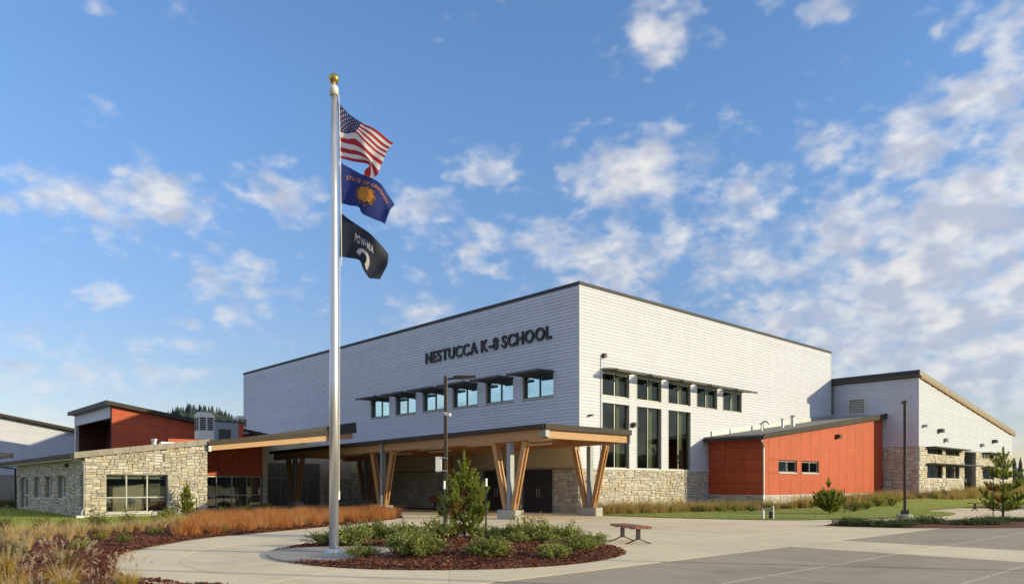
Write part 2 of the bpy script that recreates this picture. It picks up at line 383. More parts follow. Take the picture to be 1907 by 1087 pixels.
def ashlar(a0, a1, z0, z1, holes, cell, seed, top=None):
    """random coursed rubble filling a rectangle minus holes; returns (a, z, w, h)"""
    r = random.Random(seed); nx = max(1, round((a1-a0)/cell)); nz = max(1, round((z1-z0)/cell)); cw = (a1-a0)/nx; ch = (z1-z0)/nz
    g = [[False]*nz for _ in range(nx)]
    for i in range(nx):
        for j in range(nz):
            x = a0+(i+.5)*cw; z = z0+(j+.5)*ch
            if any(h[0] < x < h[1] and h[2] < z < h[3] for h in holes) or (top and z > top(x)): g[i][j] = True
    out = []
    for j in range(nz):
        for i in range(nx):
            if g[i][j]: continue
            hh = r.choice([1, 1, 1, 1, 2, 2, 2]); ww = r.choice([3, 3, 4, 4, 5, 6]) if hh > 1 else r.choice([2, 3, 3, 4, 5])
            w = 0
            while w < ww and i+w < nx and not g[i+w][j]: w += 1
            if i+w < nx and not g[i+w][j] and (i+w+1 >= nx or g[i+w+1][j]): w += 1
            h = 1
            while h < hh and j+h < nz and all(not g[i+q][j+h] for q in range(w)): h += 1
            for q in range(w):
                for s in range(h): g[i+q][j+s] = True
            out.append((a0+i*cw, z0+j*ch, w*cw, h*ch))
    return out
def stone_wall(parent, fac, a0, a1, z0, z1, holes=(), cell=.115, seed=1, single=0, top=None, gap=.011, key=None, rest='stone_facing'):
    st = ashlar(a0, a1, z0, z1, holes, cell, seed, top); r = random.Random(seed+50)
    st.sort(key=key or (lambda s: -s[2]*s[3]))
    V, F, MI = [], [], []
    for n, (a, z, w, h) in enumerate(st):
        k = r.randrange(6); c = r.choice([0, 0, 1, 2, 2, 3, 4, 5, 5, 6]); dep = r.uniform(.8, 1.8)
        w2, h2 = w-gap, h-gap
        if n < single:
            aa = a+gap/2 if fac.k == 'Y' else a+w-gap/2
            link('stone', STMESH[k, c], parent, fac(aa, 0, z+gap/2), (0, 0, fac.rotz()), (w2, dep, h2))
        else:
            b = len(V)
            for x, y, zz in UNITS[k].v:
                al = a+gap/2+x*w2 if fac.k == 'Y' else a+w-gap/2-x*w2
                V.append(fac(al, -y*dep, z+gap/2+zz*h2))
            for q in UNITS[k].f: F.append(tuple(b+i for i in q)); MI.append(c)
    if F:
        o = link(rest, npmesh(rest, V, F, STONE, MI), parent); o['kind'] = 'stuff'
    return st

def window(parent, fac, a0, a1, z0, z1, nv=2, hz=(), setb=.13, fw=.055, frame='alu', glass='glass_tall', sill=None, name='window'):
    """frame with mullions, each pane its own sheet; set back from the wall face"""
    mb = MB(); d1, d0 = -setb, -setb-.07
    fac.box(mb, a0, a1, d0, d1, z0, z0+fw); fac.box(mb, a0, a1, d0, d1, z1-fw, z1)
    fac.box(mb, a0, a0+fw, d0, d1, z0+fw, z1-fw); fac.box(mb, a1-fw, a1, d0, d1, z0+fw, z1-fw)
    xs = [a0+(a1-a0)*i/nv for i in range(nv+1)]; zs = [z0]+list(hz)+[z1]
    for x in xs[1:-1]: fac.box(mb, x-fw/2, x+fw/2, d0, d1+.004, z0+fw, z1-fw)
    for z in hz:
        for p, q in zip(xs, xs[1:]): fac.box(mb, p+fw*.5+.002, q-fw*.5-.002, d0, d1, z-fw/2, z+fw/2)
    w = mb.build(name, frame, parent)
    for p, q in zip(xs, xs[1:]):
        for s, t in zip(zs, zs[1:]):
            g = MB(); g.add([fac(p+.03, d0+.03, s+.03), fac(q-.03, d0+.03, s+.03), fac(q-.03, d0+.03, t-.03), fac(p+.03, d0+.03, t-.03)], [(0, 1, 2, 3)])
            g.build('pane', glass, w)
    if sill:
        sb = MB(); fac.box(sb, a0-.05, a1+.05, -setb, .07, z0-.07, z0-.004); sb.build('sill', sill, w)
    return w

# ------------------------------------------------------------------ ground
def ss(a, b, x): t = min(1, max(0, (x-a)/(b-a))); return t*t*(3-2*t)
def hgt(x, y): return .026*max(0, min(55, x-9))*ss(-10.9, -7., y)
def crom(pts, n):
    P = [Vector((p[0], p[1], 0)) for p in pts]; P = [P[0]*2-P[1]]+P+[P[-1]*2-P[-2]]; dense = []
    for i in range(1, len(P)-2):
        for k in range(16):
            t = k/16; a, b, c, d = P[i-1:i+3]
            dense.append(.5*((2*b)+(c-a)*t+(2*a-5*b+4*c-d)*t*t+(3*b-a-3*c+d)*t**3))
    dense.append(P[-2]); L = [0]
    for a, b in zip(dense, dense[1:]): L.append(L[-1]+(b-a).length)
    out = []; j = 0
    for i in range(n+1):
        s = L[-1]*i/n
        while j < len(L)-2 and L[j+1] < s: j += 1
        t = (s-L[j])/max(1e-9, L[j+1]-L[j]); out.append(dense[j].lerp(dense[j+1], t))
    return out
def strip(name, front, back, nu, nv, zf, mats, kind='structure', smooth=True):
    A, B = crom(front, nu), crom(back, nu); V = []; F = []
    for i in range(nu+1):
        for j in range(nv+1):
            p = A[i].lerp(B[i], j/nv); e = min(i, nu-i, j*2.5, (nv-j)*2.5)
            V.append((p.x, p.y, zf(p.x, p.y, e)))
    for i in range(nu):
        for j in range(nv): F.append((i*(nv+1)+j, (i+1)*(nv+1)+j, (i+1)*(nv+1)+j+1, i*(nv+1)+j+1))
    o = link(name, npmesh(name, V, F, mats, smooth=smooth)); o['kind'] = kind
    return o, A, B
def strip_pt(A, B, s, t):
    x = s*(len(A)-1); i = min(int(x), len(A)-2); f = x-i
    return A[i].lerp(A[i+1], f).lerp(B[i].lerp(B[i+1], f), t)
def bumps(x, y): return .02*math.sin(x*3.1+y*1.7)+.018*math.sin(y*4.3-x*2.2)+.012*math.sin(x*9+1)*math.sin(y*8.)

tag(MB().add([(-2500, -2500, -.07), (2500, -2500, -.07), (2500, 2500, -.07), (-2500, 2500, -.07)], [(0, 1, 2, 3)]).build('ground', 'soil_grass'), kind='structure')
plaza = MB().add([(-60, -60, -.03), (34, -60, -.03), (34, 26, -.03), (-60, 26, -.03)], [(0, 1, 2, 3)]).build('plaza', 'joint')
tag(plaza, kind='structure')

IC = Vector((-18.5, -12.47, 0)); IR = 4.25
def slab_mesh(m):
    b = MB().box(0, 1, 0, 1, -.022, 0); return b.mesh('slab', m)
SL = {k: slab_mesh(k) for k in ('concrete', 'concrete_dark')}
def slab(x0, x1, y0, y1, k, g=.008):
    link('slab', SL[k], plaza, (x0+g, y0+g, 0), None, (x1-x0-2*g, y1-y0-2*g, 1))
XJ = [-44, -35.5, -32.4, -29.3, -26.2, -23.5, -20.6, -17.6, -14.55, -11.5, -8.4, -5.3, -2.2, .9, 4.0, 7.1, 10.2, 13.3, 16.4, 20, 26]
YJ = [-44, -36, -30.75, -28.1, -25.45, -22.83, -20.21, -17.6]
YU = [-17.6, -14.6, -11.5, -8.4, -5.3, -2.3, .7, 3.7, 6.7, 9.8, 14, 19, 24]
for x0, x1 in zip(XJ, XJ[1:]):
    for y0, y1 in zip(YJ, YJ[1:]):
        k = 'concrete' if (-11.6 < x0 < -8.5) else 'concrete_dark'
        slab(x0, x1, y0, y1, k)
    for y0, y1 in zip(YU, YU[1:]):
        if x1 > 11 and y1 > -8: continue
        if x0 < -27 or y0 > 8 and (x0 < -14 or x1 > 0): continue
        if y1 > 0 and x1 > .95: continue
        slab(x0, x1, y0, y1, 'concrete')
# pale sealant in the long saw cuts through the dark paving
for y in (-20.21, -22.83, -25.45):
    for x0, x1 in zip(XJ, XJ[1:]):
        if not (-11.6 < x0 < -8.5): MB().box(x0+.03, x1-.03, y-.011, y+.011, -.02, .002).build('sealant_strip', 'joint_light', plaza)
# ring walk around the island, cut off along y = -17.6
def ring(r0, r1, a0, a1, m, z):
    n = max(3, int((a1-a0)/.05)); P = [(IC.x+r*math.cos(a), IC.y+r*math.sin(a)) for r, seq in ((r0, [a0+(a1-a0)*i/n for i in range(n+1)]), (r1, [a1-(a1-a0)*i/n for i in range(n+1)])) for a in seq]
    Y0 = -17.592; Q = []
    for (ax, ay), (bx, by) in zip(P, P[1:]+P[:1]):
        if ay >= Y0: Q.append((ax, ay))
        if (ay-Y0)*(by-Y0) < 0: t = (Y0-ay)/(by-ay); Q.append((ax+t*(bx-ax), Y0))
    if len(Q) < 3: return
    MB().prism(Q, lambda x, y: (x, y, z-.02), lambda x, y: (x, y, z)).build('slab', m, plaza)
RA = G(381, 1031); RB = G(562, 1087)
RJ = .5*((RA-IC).length+(RB-IC).length)
angs = [math.radians(a) for a in (38, 62, 92, 122, 150, 178, 205, 232, 262, 292, 322, 350, 398)]
for a0, a1 in zip(angs, angs[1:]):
    ring(IR-.05, RJ-.009, a0+.0015, a1-.0015, 'concrete', .0045)
for a0, a1 in zip(angs[2:-4], angs[3:-3]):
    ring(RJ+.009, 8.9, a0+.0012, a1-.0012, 'concrete', .0045)

# ------------------------------------------------------------------ main hall
XF, YF = Fac('X', 0.), Fac('Y', 0.)
HX, HYL, HT = 30.85, 44.4, 12.40
hall = thing('school_hall', 'tall white clapboard school hall with lettering and high windows', 'building')
LW = [(1.93+3.31*i, 4.42+3.31*i, 6.55, 7.86) for i in range(6)]
RU = [(1.88+3.115*i, 4.26+3.115*i, 6.56, 7.88) for i in range(5)]
RL = [(1.88+3.115*i, 4.26+3.115*i, 2.50, 6.19) for i in range(3)]
SZ = 2.46
DOORS = [(1.93, 4.37, 0, 2.46), (5.67, 7.9, 0, 2.46)]
core('wall', XF, 0, HYL, -.05, HT, LW+DOORS, .25, 'siding_core', hall)
core('wall', YF, .251, HX, -.05, HT, RU+RL, .25, 'siding_core', hall)
MB().box(.2, HX, HYL-.25, HYL-.002, 0, HT).build('wall', 'siding_core', hall)
MB().box(HX-.25, HX-.002, .252, HYL-.252, 0, HT).build('wall', 'siding_core', hall)
rf = MB().box(.01, HX-.01, .01, HYL-.01, HT+.002, HT+.1).build('roof', 'roof_membrane', hall)
MB().box(-.06, HX+.04, -.06, .0, HT-.03, HT+.14).box(-.06, 0, .001, HYL, HT-.03, HT+.14).build('coping', 'coping', rf)
MB().box(.26, HX-.26, .26, HYL-.26, -.02, .02).build('floor', 'interior_floor', hall)
MB().box(.26, HX-.26, .26, HYL-.26, 9.2, 9.3).build('ceiling', 'interior', hall)
MB().box(8.0, 8.1, 5.0, 43, .03, 9.1).build('partition', 'interior', hall)
MB().box(.26, 8, 22.0, 22.1, .03, 9.1).build('partition', 'interior', hall)
MB().box(8.2, 18, 7.0, 7.1, .03, 9.1).build('partition', 'interior', hall)
for i in range(5):
    MB().box(3.65+3.115*i, 4.15+3.115*i, .45, .58, 2.55, 8.3).build('curtain', 'curtain', hall)
for x, y in ((2.5, 3.5), (5.5, 8), (3, 10), (5, 14), (3.2, 16), (6.5, 2.8), (3, 6.6), (12.5, 3.0), (6, 11.5)):
    MB().box(x, x+1.2, y, y+.18, 8.72, 8.78).build('ceiling_light', 'light_on', hall)
board_run(hall, XF, -.03, HYL-.002, 3.85, HT-.04, [(a-.05, b+.05, c-.06, d+.04) for a, b, c, d in LW])
core('upper_wall', Fac('X', -.003), .0, 23.9, SZ+.03, 3.848, [], .02, 'beige', hall)
board_run(hall, YF, .0, HX-.06, SZ+.02, HT-.04, [(a-.05, b+.05, c-.06, d+.04) for a, b, c, d in RU+RL])
MB().box(-.036, .0, -.036, -.03, SZ+.02, HT-.04).box(-.036, -.031, -.03, .06, 3.85, HT-.04).build('corner_trim', 'trim_white', hall)
MB().box(HX-.06, HX+.02, -.035, -.002, 7, HT-.04).build('corner_trim', 'trim_white', hall)
for fac, ws, gl, hz, fr in ((XF, LW, 'glass_upper', (), 'alu_dark'), (YF, RU, 'glass_tall', (), 'alu'), (YF, RL, 'glass_tall', (), 'alu')):
    for a0, a1, z0, z1 in ws:
        w = window(hall, fac, a0, a1, z0, z1, 2, hz, glass=gl, frame=fr, setb=.10 if fac.k == 'Y' else .15, fw=.055 if fac.k == 'Y' else .085)
        t = MB(); fac.box(t, a0-.05, a1+.05, .0, .045, z0-.055, z0-.002); fac.box(t, a0-.05, a0-.002, .0, .036, z0-.002, z1+.04); fac.box(t, a1+.002, a1+.05, .0, .036, z0-.002, z1+.04)
        t.build('trim', 'trim_white', w)
# louvred sunshades over the upper windows
def sunshade(fac0, a0, a1, z, out=1.15, tilt=.14):
    s = MB(); n = 10
    class Tilt(Fac):
        def __call__(q, a, d, zz): return fac0(a, d, zz-tilt*d)
    fac = Tilt(fac0.k, fac0.c)
    fac.box(s, a0, a1, out-.05, out, z-.06, z+.06); fac.box(s, a0, a1, .035, .08, z-.05, z+.05)
    o = s.build('sunshade', 'sunshade', hall)
    for i in range(n):
        d = .12+(out-.2)*i/(n-1); b = MB()
        b.add([fac(a0+.04, d, z-.035), fac(a1-.04, d, z-.035), fac(a1-.04, d+.085, z+.03), fac(a0+.04, d+.085, z+.03),
               fac(a0+.04, d, z-.022), fac(a1-.04, d, z-.022), fac(a1-.04, d+.085, z+.043), fac(a0+.04, d+.085, z+.043)],
              [(0, 1, 2, 3), (4, 7, 6, 5), (0, 4, 5, 1), (3, 2, 6, 7), (0, 3, 7, 4), (1, 5, 6, 2)])
        b.build('louver', 'sunshade', o)
    for k in range(4):
        c = MB(); a = a0+.04+(a1-a0-.08)*k/3; fac.box(c, a-.02, a+.02, .081, out-.051, z+.045, z+.085); c.build('bracket', 'sunshade', o)
for a0, a1, z0, z1 in LW: sunshade(XF, a0-.06, a1+.06, z1+.02, 1.3, .02)
for a0, a1, z0, z1 in RU: sunshade(YF, a0-.05, a1+.14, z1+.12)
# stone base
stone_wall(hall, YF, .02, 12.56, -.02, SZ-.05, seed=3, single=300, cell=.098, key=lambda s: s[0])
MB().box(-.07, 12.56, -.085, -.002, SZ-.047, SZ+.012).build('water_table', 'trim_white', hall)
stone_wall(hall, XF, 0.0, 23.9, -.02, SZ-.05, DOORS, seed=4, single=0, cell=.13)
core('mortar_bed', Fac('X', -.012), .0, 23.9, -.02, SZ, DOORS, .011, 'mortar', hall)
MB().box(.0, 12.56, -.012, -.001, -.02, SZ-.06).build('mortar_bed', 'mortar', hall)
for p, q in spans(0, 23.9, [(d[0]-.07, d[1]+.07) for d in DOORS]):
    MB().box(-.07, -.013, p, q, SZ-.045, SZ+.02).build('ledge', 'mortar', hall)
for a0, a1, z0, z1 in DOORS:
    f = MB(); XF.box(f, a0-.06, a0+.02, -.12, .09, 0, z1+.05); XF.box(f, a1-.02, a1+.06, -.12, .09, 0, z1+.05); XF.box(f, a0+.021, a1-.021, -.12, .088, z1-.02, z1+.05)
    d = f.build('door', 'alu', hall); mid = (a0+a1)/2
    for p, q, s in ((a0+.03, mid-.006, 1), (mid+.006, a1-.03, -1)):
        l = MB(); XF.box(l, p, q, -.09, -.03, .02, z1-.03); l.build('leaf', 'door_dark', d)
        h = MB(); x = q-.1 if s == 1 else p+.1; XF.box(h, x-.02, x+.02, -.028, .03, .85, 1.35); h.build('handle', 'galv', d)
# wall fittings
def fitting(parent, fac, a, z, w, h, d, m='metal_dark', name='wall_light'):
    b = MB(); fac.box(b, a-w/2, a+w/2, .03, .03+d, z-h/2, z+h/2); fac.box(b, a-w*.3, a+w*.3, .0, .0299, z-h*.3, z+h*.3); return b.build(name, m, parent, bevel=.008)
fitting(hall, YF, 4.62, 5.05, .34, .24, .26); fitting(hall, YF, 1.95, 8.75, .22, .22, .2, 'lamp_brown', 'sensor'); fitting(hall, XF, 20.7, 8.1, .25, .28, .2, 'white_plastic', 'sensor')
fitting(hall, YF, .75, 5.35, .1, .1, .22, 'metal_dark', 'camera'); fitting(hall, YF, 1.05, 5.4, .08, .1, .12, 'alu', 'camera')
MB().tube([(1.72, -.05, 8.6), (1.72, -.05, 2.5)], .022, 6).build('conduit', 'siding', hall)

# lettering
def glyph(ch, ext, off=0.):
    c = bpy.data.curves.new('glyph', 'FONT'); c.body = ch; c.size = 1; c.extrude = ext; c.offset = off; c.resolution_u = 4
    o = bpy.data.objects.new('glyph', c); COL.objects.link(o); bpy.context.view_layer.update()
    me = bpy.data.meshes.new_from_object(o.evaluated_get(bpy.context.evaluated_depsgraph_get())); bpy.data.objects.remove(o); return me
def bounds(me): co = np.array([v.co[:] for v in me.vertices]); return co.min(0), co.max(0)
sign = thing('wall_sign', 'black raised letters reading NESTUCCA K-8 SCHOOL on the shaded wall', 'sign', loc=(-.03, 13.92, 9.78))
txt = 'NESTUCCA K-8 SCHOOL'; GL = {}; x = 0; lay = []
capm = glyph('H', .05, .018); cb = bounds(capm); caph = cb[1][1]-cb[0][1]
for ch in txt:
    if ch == ' ': x += .24; continue
    if ch not in GL: GL[ch] = glyph(ch, .05, .018); GL[ch].materials.clear(); GL[ch].materials.append(M['black'])
    lo_, hi = bounds(GL[ch]); lay.append((ch, x-lo_[0])); x += hi[0]-lo_[0]+.10
sX = 11.9/(x-.10); sZ = .74/caph
R = Matrix(((0, 0, -1), (-1, 0, 0), (0, 1, 0)))
for ch, xo in lay:
    link('letter', GL[ch], sign, (-.05, -xo*sX, 0), R.to_euler(), (sX, sZ, 1))

# ------------------------------------------------------------------ red wing between the hall and the gable wing
RX0, RX1, RY = 12.58, 31.3, -3.87
red = thing('red_wing', 'low red panelled wing with sloping grey roof and two small windows', 'building')
rz = lambda X: 4.62+.127*(X-12.58)
RXF, RYF = Fac('X', RX0), Fac('Y', RY)
RW = [(14.54, 16.93, 2.36, 3.10), (17.68, 20.1, 2.36, 3.10)]
hole = [(a, b, c, d) for a, b, c, d in RW]
core('wall', RYF, RX0+.2, RX1, -.1, 4.5, hole, .2, 'red_core', red)
MB().prism([(RX0+.2, 4.502), (RX1, 4.502), (RX1, rz(RX1)), (RX0+.2, rz(RX0+.2))], lambda a, z: (a, RY, z), lambda a, z: (a, RY+.2, z)).build('wall', 'red_core', red)
MB().box(RX0, RX0+.2, RY, -.1, -.1, 4.6).build('wall', 'red_core', red)
MB().box(RX0+.21, RX1, RY+1.6, RY+1.65, 0, 4.4).build('partition', 'interior', red)
PB = .93
xs = [RX0-.02]+[RX0+.62+1.44*i for i in range(13)]+[RX1]
g = .022
for i, (a, b) in enumerate(zip(xs, xs[1:])):
    b = min(b, RX1)
    if b-a < .1: continue
    zsplit = [PB, None]
    # panels go up to the sloped roofline; split at the window band where a window cuts them
    cuts = [w for w in RW if w[0] < b and w[1] > a]
    segs = [(a, b, PB, None)]
    if cuts:
        w = cuts[0]; segs = [(a, b, PB, w[2]-.05), (a, b, w[3]+.05, None)]
        for p, q in spans(a, b, [(c[0]-.05, c[1]+.05) for c in cuts]): segs.append((p, q, w[2]-.05, w[3]+.05))
    for p, q, z0, z1 in segs:
        if q-p < .06: continue
        P = [(p+g/2, z0+g/2), (q-g/2, z0+g/2), (q-g/2, (z1-g/2) if z1 else rz(q)-.02), (p+g/2, (z1-g/2) if z1 else rz(p)-.02)]
        MB().prism(P, lambda a_, z: (a_, RY-.002, z), lambda a_, z: (a_, RY-.022, z)).build('panel', 'red_panel', red)
ys = [RY+.0, -2.6, -1.28, -.01]; zs = [PB, 1.66, 2.4, 3.14, 3.88, 4.6]
for a, b in zip(ys, ys[1:]):
    for z0, z1 in zip(zs, zs[1:]): MB().box(RX0-.022, RX0-.002, a+g/2, b-g/2, z0+g/2, z1-g/2).build('panel', 'red_panel', red)
for a0, a1, z0, z1 in RW:
    window(red, RYF, a0, a1, z0, z1, 2, setb=.05, glass='glass_low', sill='trim_white')
rr = MB().prism([(RX0-.5, rz(RX0-.5)), (RX1+.28, rz(RX1+.28)), (RX1+.28, rz(RX1+.28)+.1), (RX0-.5, rz(RX0-.5)+.1)], lambda a, z: (a, RY-.32, z), lambda a, z: (a, -.04, z)).build('roof', 'roof_membrane', red)
MB().prism([(RX0-.52, rz(RX0-.5)-.16), (RX1+.28, rz(RX1+.28)-.24), (RX1+.28, rz(RX1+.28)+.17), (RX0-.52, rz(RX0-.5)+.13)], lambda a, z: (a, RY-.38, z), lambda a, z: (a, RY-.322, z)).build('fascia', 'fascia', rr)
MB().prism([(RX0+.3, rz(RX0)+.101), (RX1, rz(RX1)+.101), (RX1, rz(RX1)+.36), (RX0+.3, rz(RX0)+.45)], lambda a, z: (a, -.10, z), lambda a, z: (a, -.045, z)).build('flashing', 'galv', rr)
MB().box(RX0-.66, RX0-.524, RY-.38, -.05, rz(RX0)-.28, rz(RX0)-.08).build('gutter', 'fascia', rr)
MB().tube([(RX0-.58, RY-.22, 4.35), (RX0-.55, RY-.22, 4.2), (RX0-.16, RY-.12, 3.95), (RX0-.12, RY-.10, 3.8), (RX0-.12, RY-.10, .95), (RX0-.22, RY-.14, .7), (RX0-.22, RY-.14, .05)], .055, 8).build('downspout', 'galv', rr)
for x, y, h, r in ((19.1, -1.8, .62, .10), (20.6, -1.8, .75, .15)):
    MB().tube([(x, y, rz(x)+.05), (x, y, rz(x)+.1+h*.8), (x, y, rz(x)+.1+h)], [r, r, r*1.25], 12).build('vent_pipe', 'galv', rr, smooth=False)
MB().tube([(16.2, -1.8, rz(16.2)+.08), (16.2, -1.8, rz(16.2)+.55), (16.26, -1.9, rz(16.2)+.72), (16.4, -2.1, rz(16.2)+.72), (16.5, -2.2, rz(16.2)+.52)], .07, 8).build('vent_pipe', 'galv', rr)
fitting(red, RYF, 23.0, 5.0, .42, .28, .3)
for fac, a0, a1, sd in ((RYF, RX0-.02, RX1, 11), (RXF, RY, -.02, 12)):
    stone_wall(red, fac, a0, a1, -.05, PB-.06, seed=sd, single=150 if sd == 11 else 30, cell=.14)
    b = MB(); fac.box(b, a0-.0, a1, .0, .075, PB-.057, PB-.004); b.build('ledge', 'trim_white', red)

# ------------------------------------------------------------------ gable wing at the far end
GX0, GX1, GY = 31.4, 57.6, -6.5
gab = thing('gable_wing', 'white clapboard wing with stone base under a big single-pitch roof', 'building')
gz = lambda X: 9.93-.124*(X-31.05)
GXF, GYF = Fac('X', GX0), Fac('Y', GY)
GS = 4.5
GW = [(33.1, 36.7, 3.98, 4.42), (37.5, 41.0, 3.98, 4.42), (33.1, 36.7, 2.08, 3.1), (37.5, 41.0, 2.08, 3.1),
      (47.6, 51.2, 3.95, 4.38), (47.6, 51.2, 2.05, 3.08), (53, 56, 2.05, 3.08)]
REC = (42.3, 45.6, .2, 4.42)
core('wall', GYF, GX0+.25, GX1, -.1, GS, GW+[REC], .25, 'mortar', gab)
MB().box(42.3, 45.6, GY+.9, GY+1.1, 0, 4.42).build('recess_wall', 'mortar', gab)
stone_wall(gab, Fac('Y', GY+.9), 42.3, 45.6, .2, 4.4, seed=23, cell=.2)
MB().prism([(GX0+.25, GS+.002), (GX1, GS+.002), (GX1, gz(GX1)-.1), (GX0+.25, gz(GX0)-.1)], lambda a, z: (a, GY, z), lambda a, z: (a, GY+.25, z)).build('wall', 'siding_core', gab)
GV = [(-2.6, -1.2, 7.2, 8.5)]
GD = [(-2.9, -1.9, .6, 3.3), (-2.9, -1.9, 3.55, 4.4)]
core('wall', GXF, GY, 3.5, -.1, gz(GX0)-.12, [(-2.55, -1.25, 7.3, 8.45)]+GD, .25, 'siding_core', gab)
MB().box(GX0, GX1-.25, 11.8, 12, 0, 6).build('wall', 'siding_core', gab)
MB().box(GX0+.3, GX1-.3, GY+3, GY+3.1, .5, 5).build('partition', 'interior', gab)
board_run(gab, GYF, GX0-.0, GX1, GS+.02, gz(GX0)-.1, top=lambda z, a, b: (a, min(b, 31.05+(9.86-z)/.124)))
board_run(gab, GXF, GY, -.04, GS+.02, gz(GX0)-.12, [(-2.6, -1.2, 7.25, 8.5)])
MB().box(GX0-.035, GX0-.0, GY-.035, GY-.031, GS, gz(GX0)-.12).build('corner_trim', 'trim_white', gab)
f = MB(); GXF.box(f, -2.62, -2.5, .03, .09, 7.2, 8.55); GXF.box(f, -1.3, -1.18, .03, .09, 7.2, 8.55); GXF.box(f, -2.5, -1.3, .03, .09, 8.43, 8.55); GXF.box(f, -2.5, -1.3, .03, .09, 7.2, 7.3)
lv = f.build('louver_vent', 'trim_white', gab)
for i in range(8):
    z = 7.33+i*.138; b = MB(); b.add([GXF(-2.49, .05, z), GXF(-1.31, .05, z), GXF(-1.31, -.06, z+.1), GXF(-2.49, -.06, z+.1), GXF(-2.49, .05, z-.02), GXF(-1.31, .05, z-.02), GXF(-1.31, -.06, z+.08), GXF(-2.49, -.06, z+.08)],
        [(0, 1, 2, 3), (4, 7, 6, 5), (0, 4, 5, 1), (3, 2, 6, 7), (0, 3, 7, 4), (1, 5, 6, 2)]); b.build('louver', 'hvac', lv)
stone_wall(gab, GYF, GX0-.02, GX1, .1, GS-.03, GW+[REC], seed=21, cell=.16)
stone_wall(gab, GXF, GY, RY-.02, .1, GS-.03, GD, seed=22, cell=.16)
stone_wall(gab, GXF, RY-.02, -.1, 2.5, GS-.03, GD, seed=24, cell=.2)
for a0, a1, z0, z1 in GW:
    window(gab, GYF, a0, a1, z0, z1, 4, setb=.1, glass='glass_low', frame='alu_dark', sill='trim_white' if z0 < 3 else None)
for a0, a1, z0, z1 in GD: window(gab, GXF, a0, a1, z0, z1, 1, setb=.16, glass='glass_low', frame='red_panel')
def shade_bar(a0, a1, z):
    b = MB(); GYF.box(b, a0, a1, .05, .75, z, z+.07); b.build('sunshade', 'sunshade', gab)
shade_bar(33.0, 41.8, 4.47); shade_bar(33.0, 45.0, 3.18); shade_bar(47.4, 53, 4.44); shade_bar(47.4, 51.6, 3.16)
GA, GB, GF = GX0-.30, GX1+.6, GY-.16
gr = MB().prism([(GA, gz(GA)), (GB, gz(GB)), (GB, gz(GB)+.33), (GA, gz(GA)+.33)], lambda a, z: (a, GF, z), lambda a, z: (a, 12.5, z)).build('roof', 'soffit', gab)
MB().prism([(GA-.05, gz(GA)+.0), (GB+.05, gz(GB)+.0), (GB+.05, gz(GB)+.37), (GA-.05, gz(GA)+.37)], lambda a, z: (a, GF-.05, z), lambda a, z: (a, GF-.002, z)).build('fascia', 'fascia_light', gr)
MB().prism([(GX0+.05, gz(GX0)-.13), (GB, gz(GB)-.13), (GB, gz(GB)-.004), (GX0+.05, gz(GX0)-.004)], lambda a, z: (a, GF-.03, z), lambda a, z: (a, GY-.04, z)).build('trim_board', 'timber', gr)
MB().box(GA-.09, GA-.052, GF-.05, 12.5, gz(GA)-.02, gz(GA)+.38).build('fascia', 'coping', gr)
fitting(gab, GYF, 35.9, 5.9, .5, .3, .35); fitting(gab, GYF, 51.0, 5.65, .5, .3, .35); fitting(gab, GYF, 37.3, 5.2, .35, .3, .25, 'alu', 'sensor'); fitting(gab, GYF, 47.2, 5.15, .35, .3, .25, 'alu', 'sensor'); fitting(gab, GYF, 32.3, 6.1, .25, .2, .3, 'alu', 'camera')

# ------------------------------------------------------------------ entrance canopy
can = thing('entrance_canopy', 'timber entrance canopy on V-shaped columns along the shaded wall', 'canopy')
CX0, CX1, CY0, CY1 = -7.05, -1.25, -4.39, 22.5
cz = lambda Y: 4.17-.011*(Y+4.39)
def czbox(mb, x0, x1, y0, y1, a, b, m=0):   # box that follows the roof's slight fall
    mb.add([(x, y, cz(y)+d) for x in (x0, x1) for y in (y0, y1) for d in (a, b)], [(0, 1, 3, 2), (4, 6, 7, 5), (0, 4, 5, 1), (2, 3, 7, 6), (0, 2, 6, 4), (1, 5, 7, 3)], m); return mb
roof = czbox(czbox(MB(), CX0+.06, CX1, CY0+.06, CY1, -.10, .0), CX1+.001, -.075, .3, CY1, -.10, -.02).build('roof', 'roof_membrane', can)
for i in range(30):
    x0 = CX0+.12+i*(CX1-CX0-.2)/30
    czbox(MB(), x0+.004, x0+(CX1-CX0-.2)/30-.004, CY0+.2, CY1-.1, -.145, -.102).build('deck_plank', 'timber_deck', roof)
fas = czbox(MB(), CX0, CX1+.14, CY0-.03, CY0+.058, -.2, .05).build('fascia', 'fascia', roof)
czbox(MB(), CX0-.09, CX0+.058, CY0+.06, CY1+.3, -.16, .04).build('gutter', 'fascia', roof)
# beams
def beam(y, name='cross_beam', z0=-.62, z1=-.15, x0=CX0+.3, x1=CX1+.1): czbox(MB(), x0, x1, y-.11, y+.11, z0, z1).build(name, 'timber', can)
fb = czbox(MB(), CX0+.32, CX1+.06, CY0+.16, CY0+.36, -.56, -.15).build('front_beam', 'timber', can)
czbox(czbox(MB(), CX0+.08, CX0+.315, CY0+.05, CY0+.4, -.50, -.20), CX1+.065, CX1+.16, CY0+.05, CY0+.4, -.6, -.2).build('beam_cap', 'steel_post', fb)
czbox(MB(), CX0+.10, CX0+.34, CY0+.42, CY1, -.60, -.16).build('edge_beam', 'timber', can)
czbox(MB(), CX1-.3, CX1-.06, CY0+.42, CY1, -.60, -.16).build('edge_beam', 'timber', can)
for k in range(13):
    y = -2.6+k*2.05; czbox(MB(), CX0+.345, CX1-.305, y-.07, y+.07, -.42, -.146).build('purlin', 'timber', can)
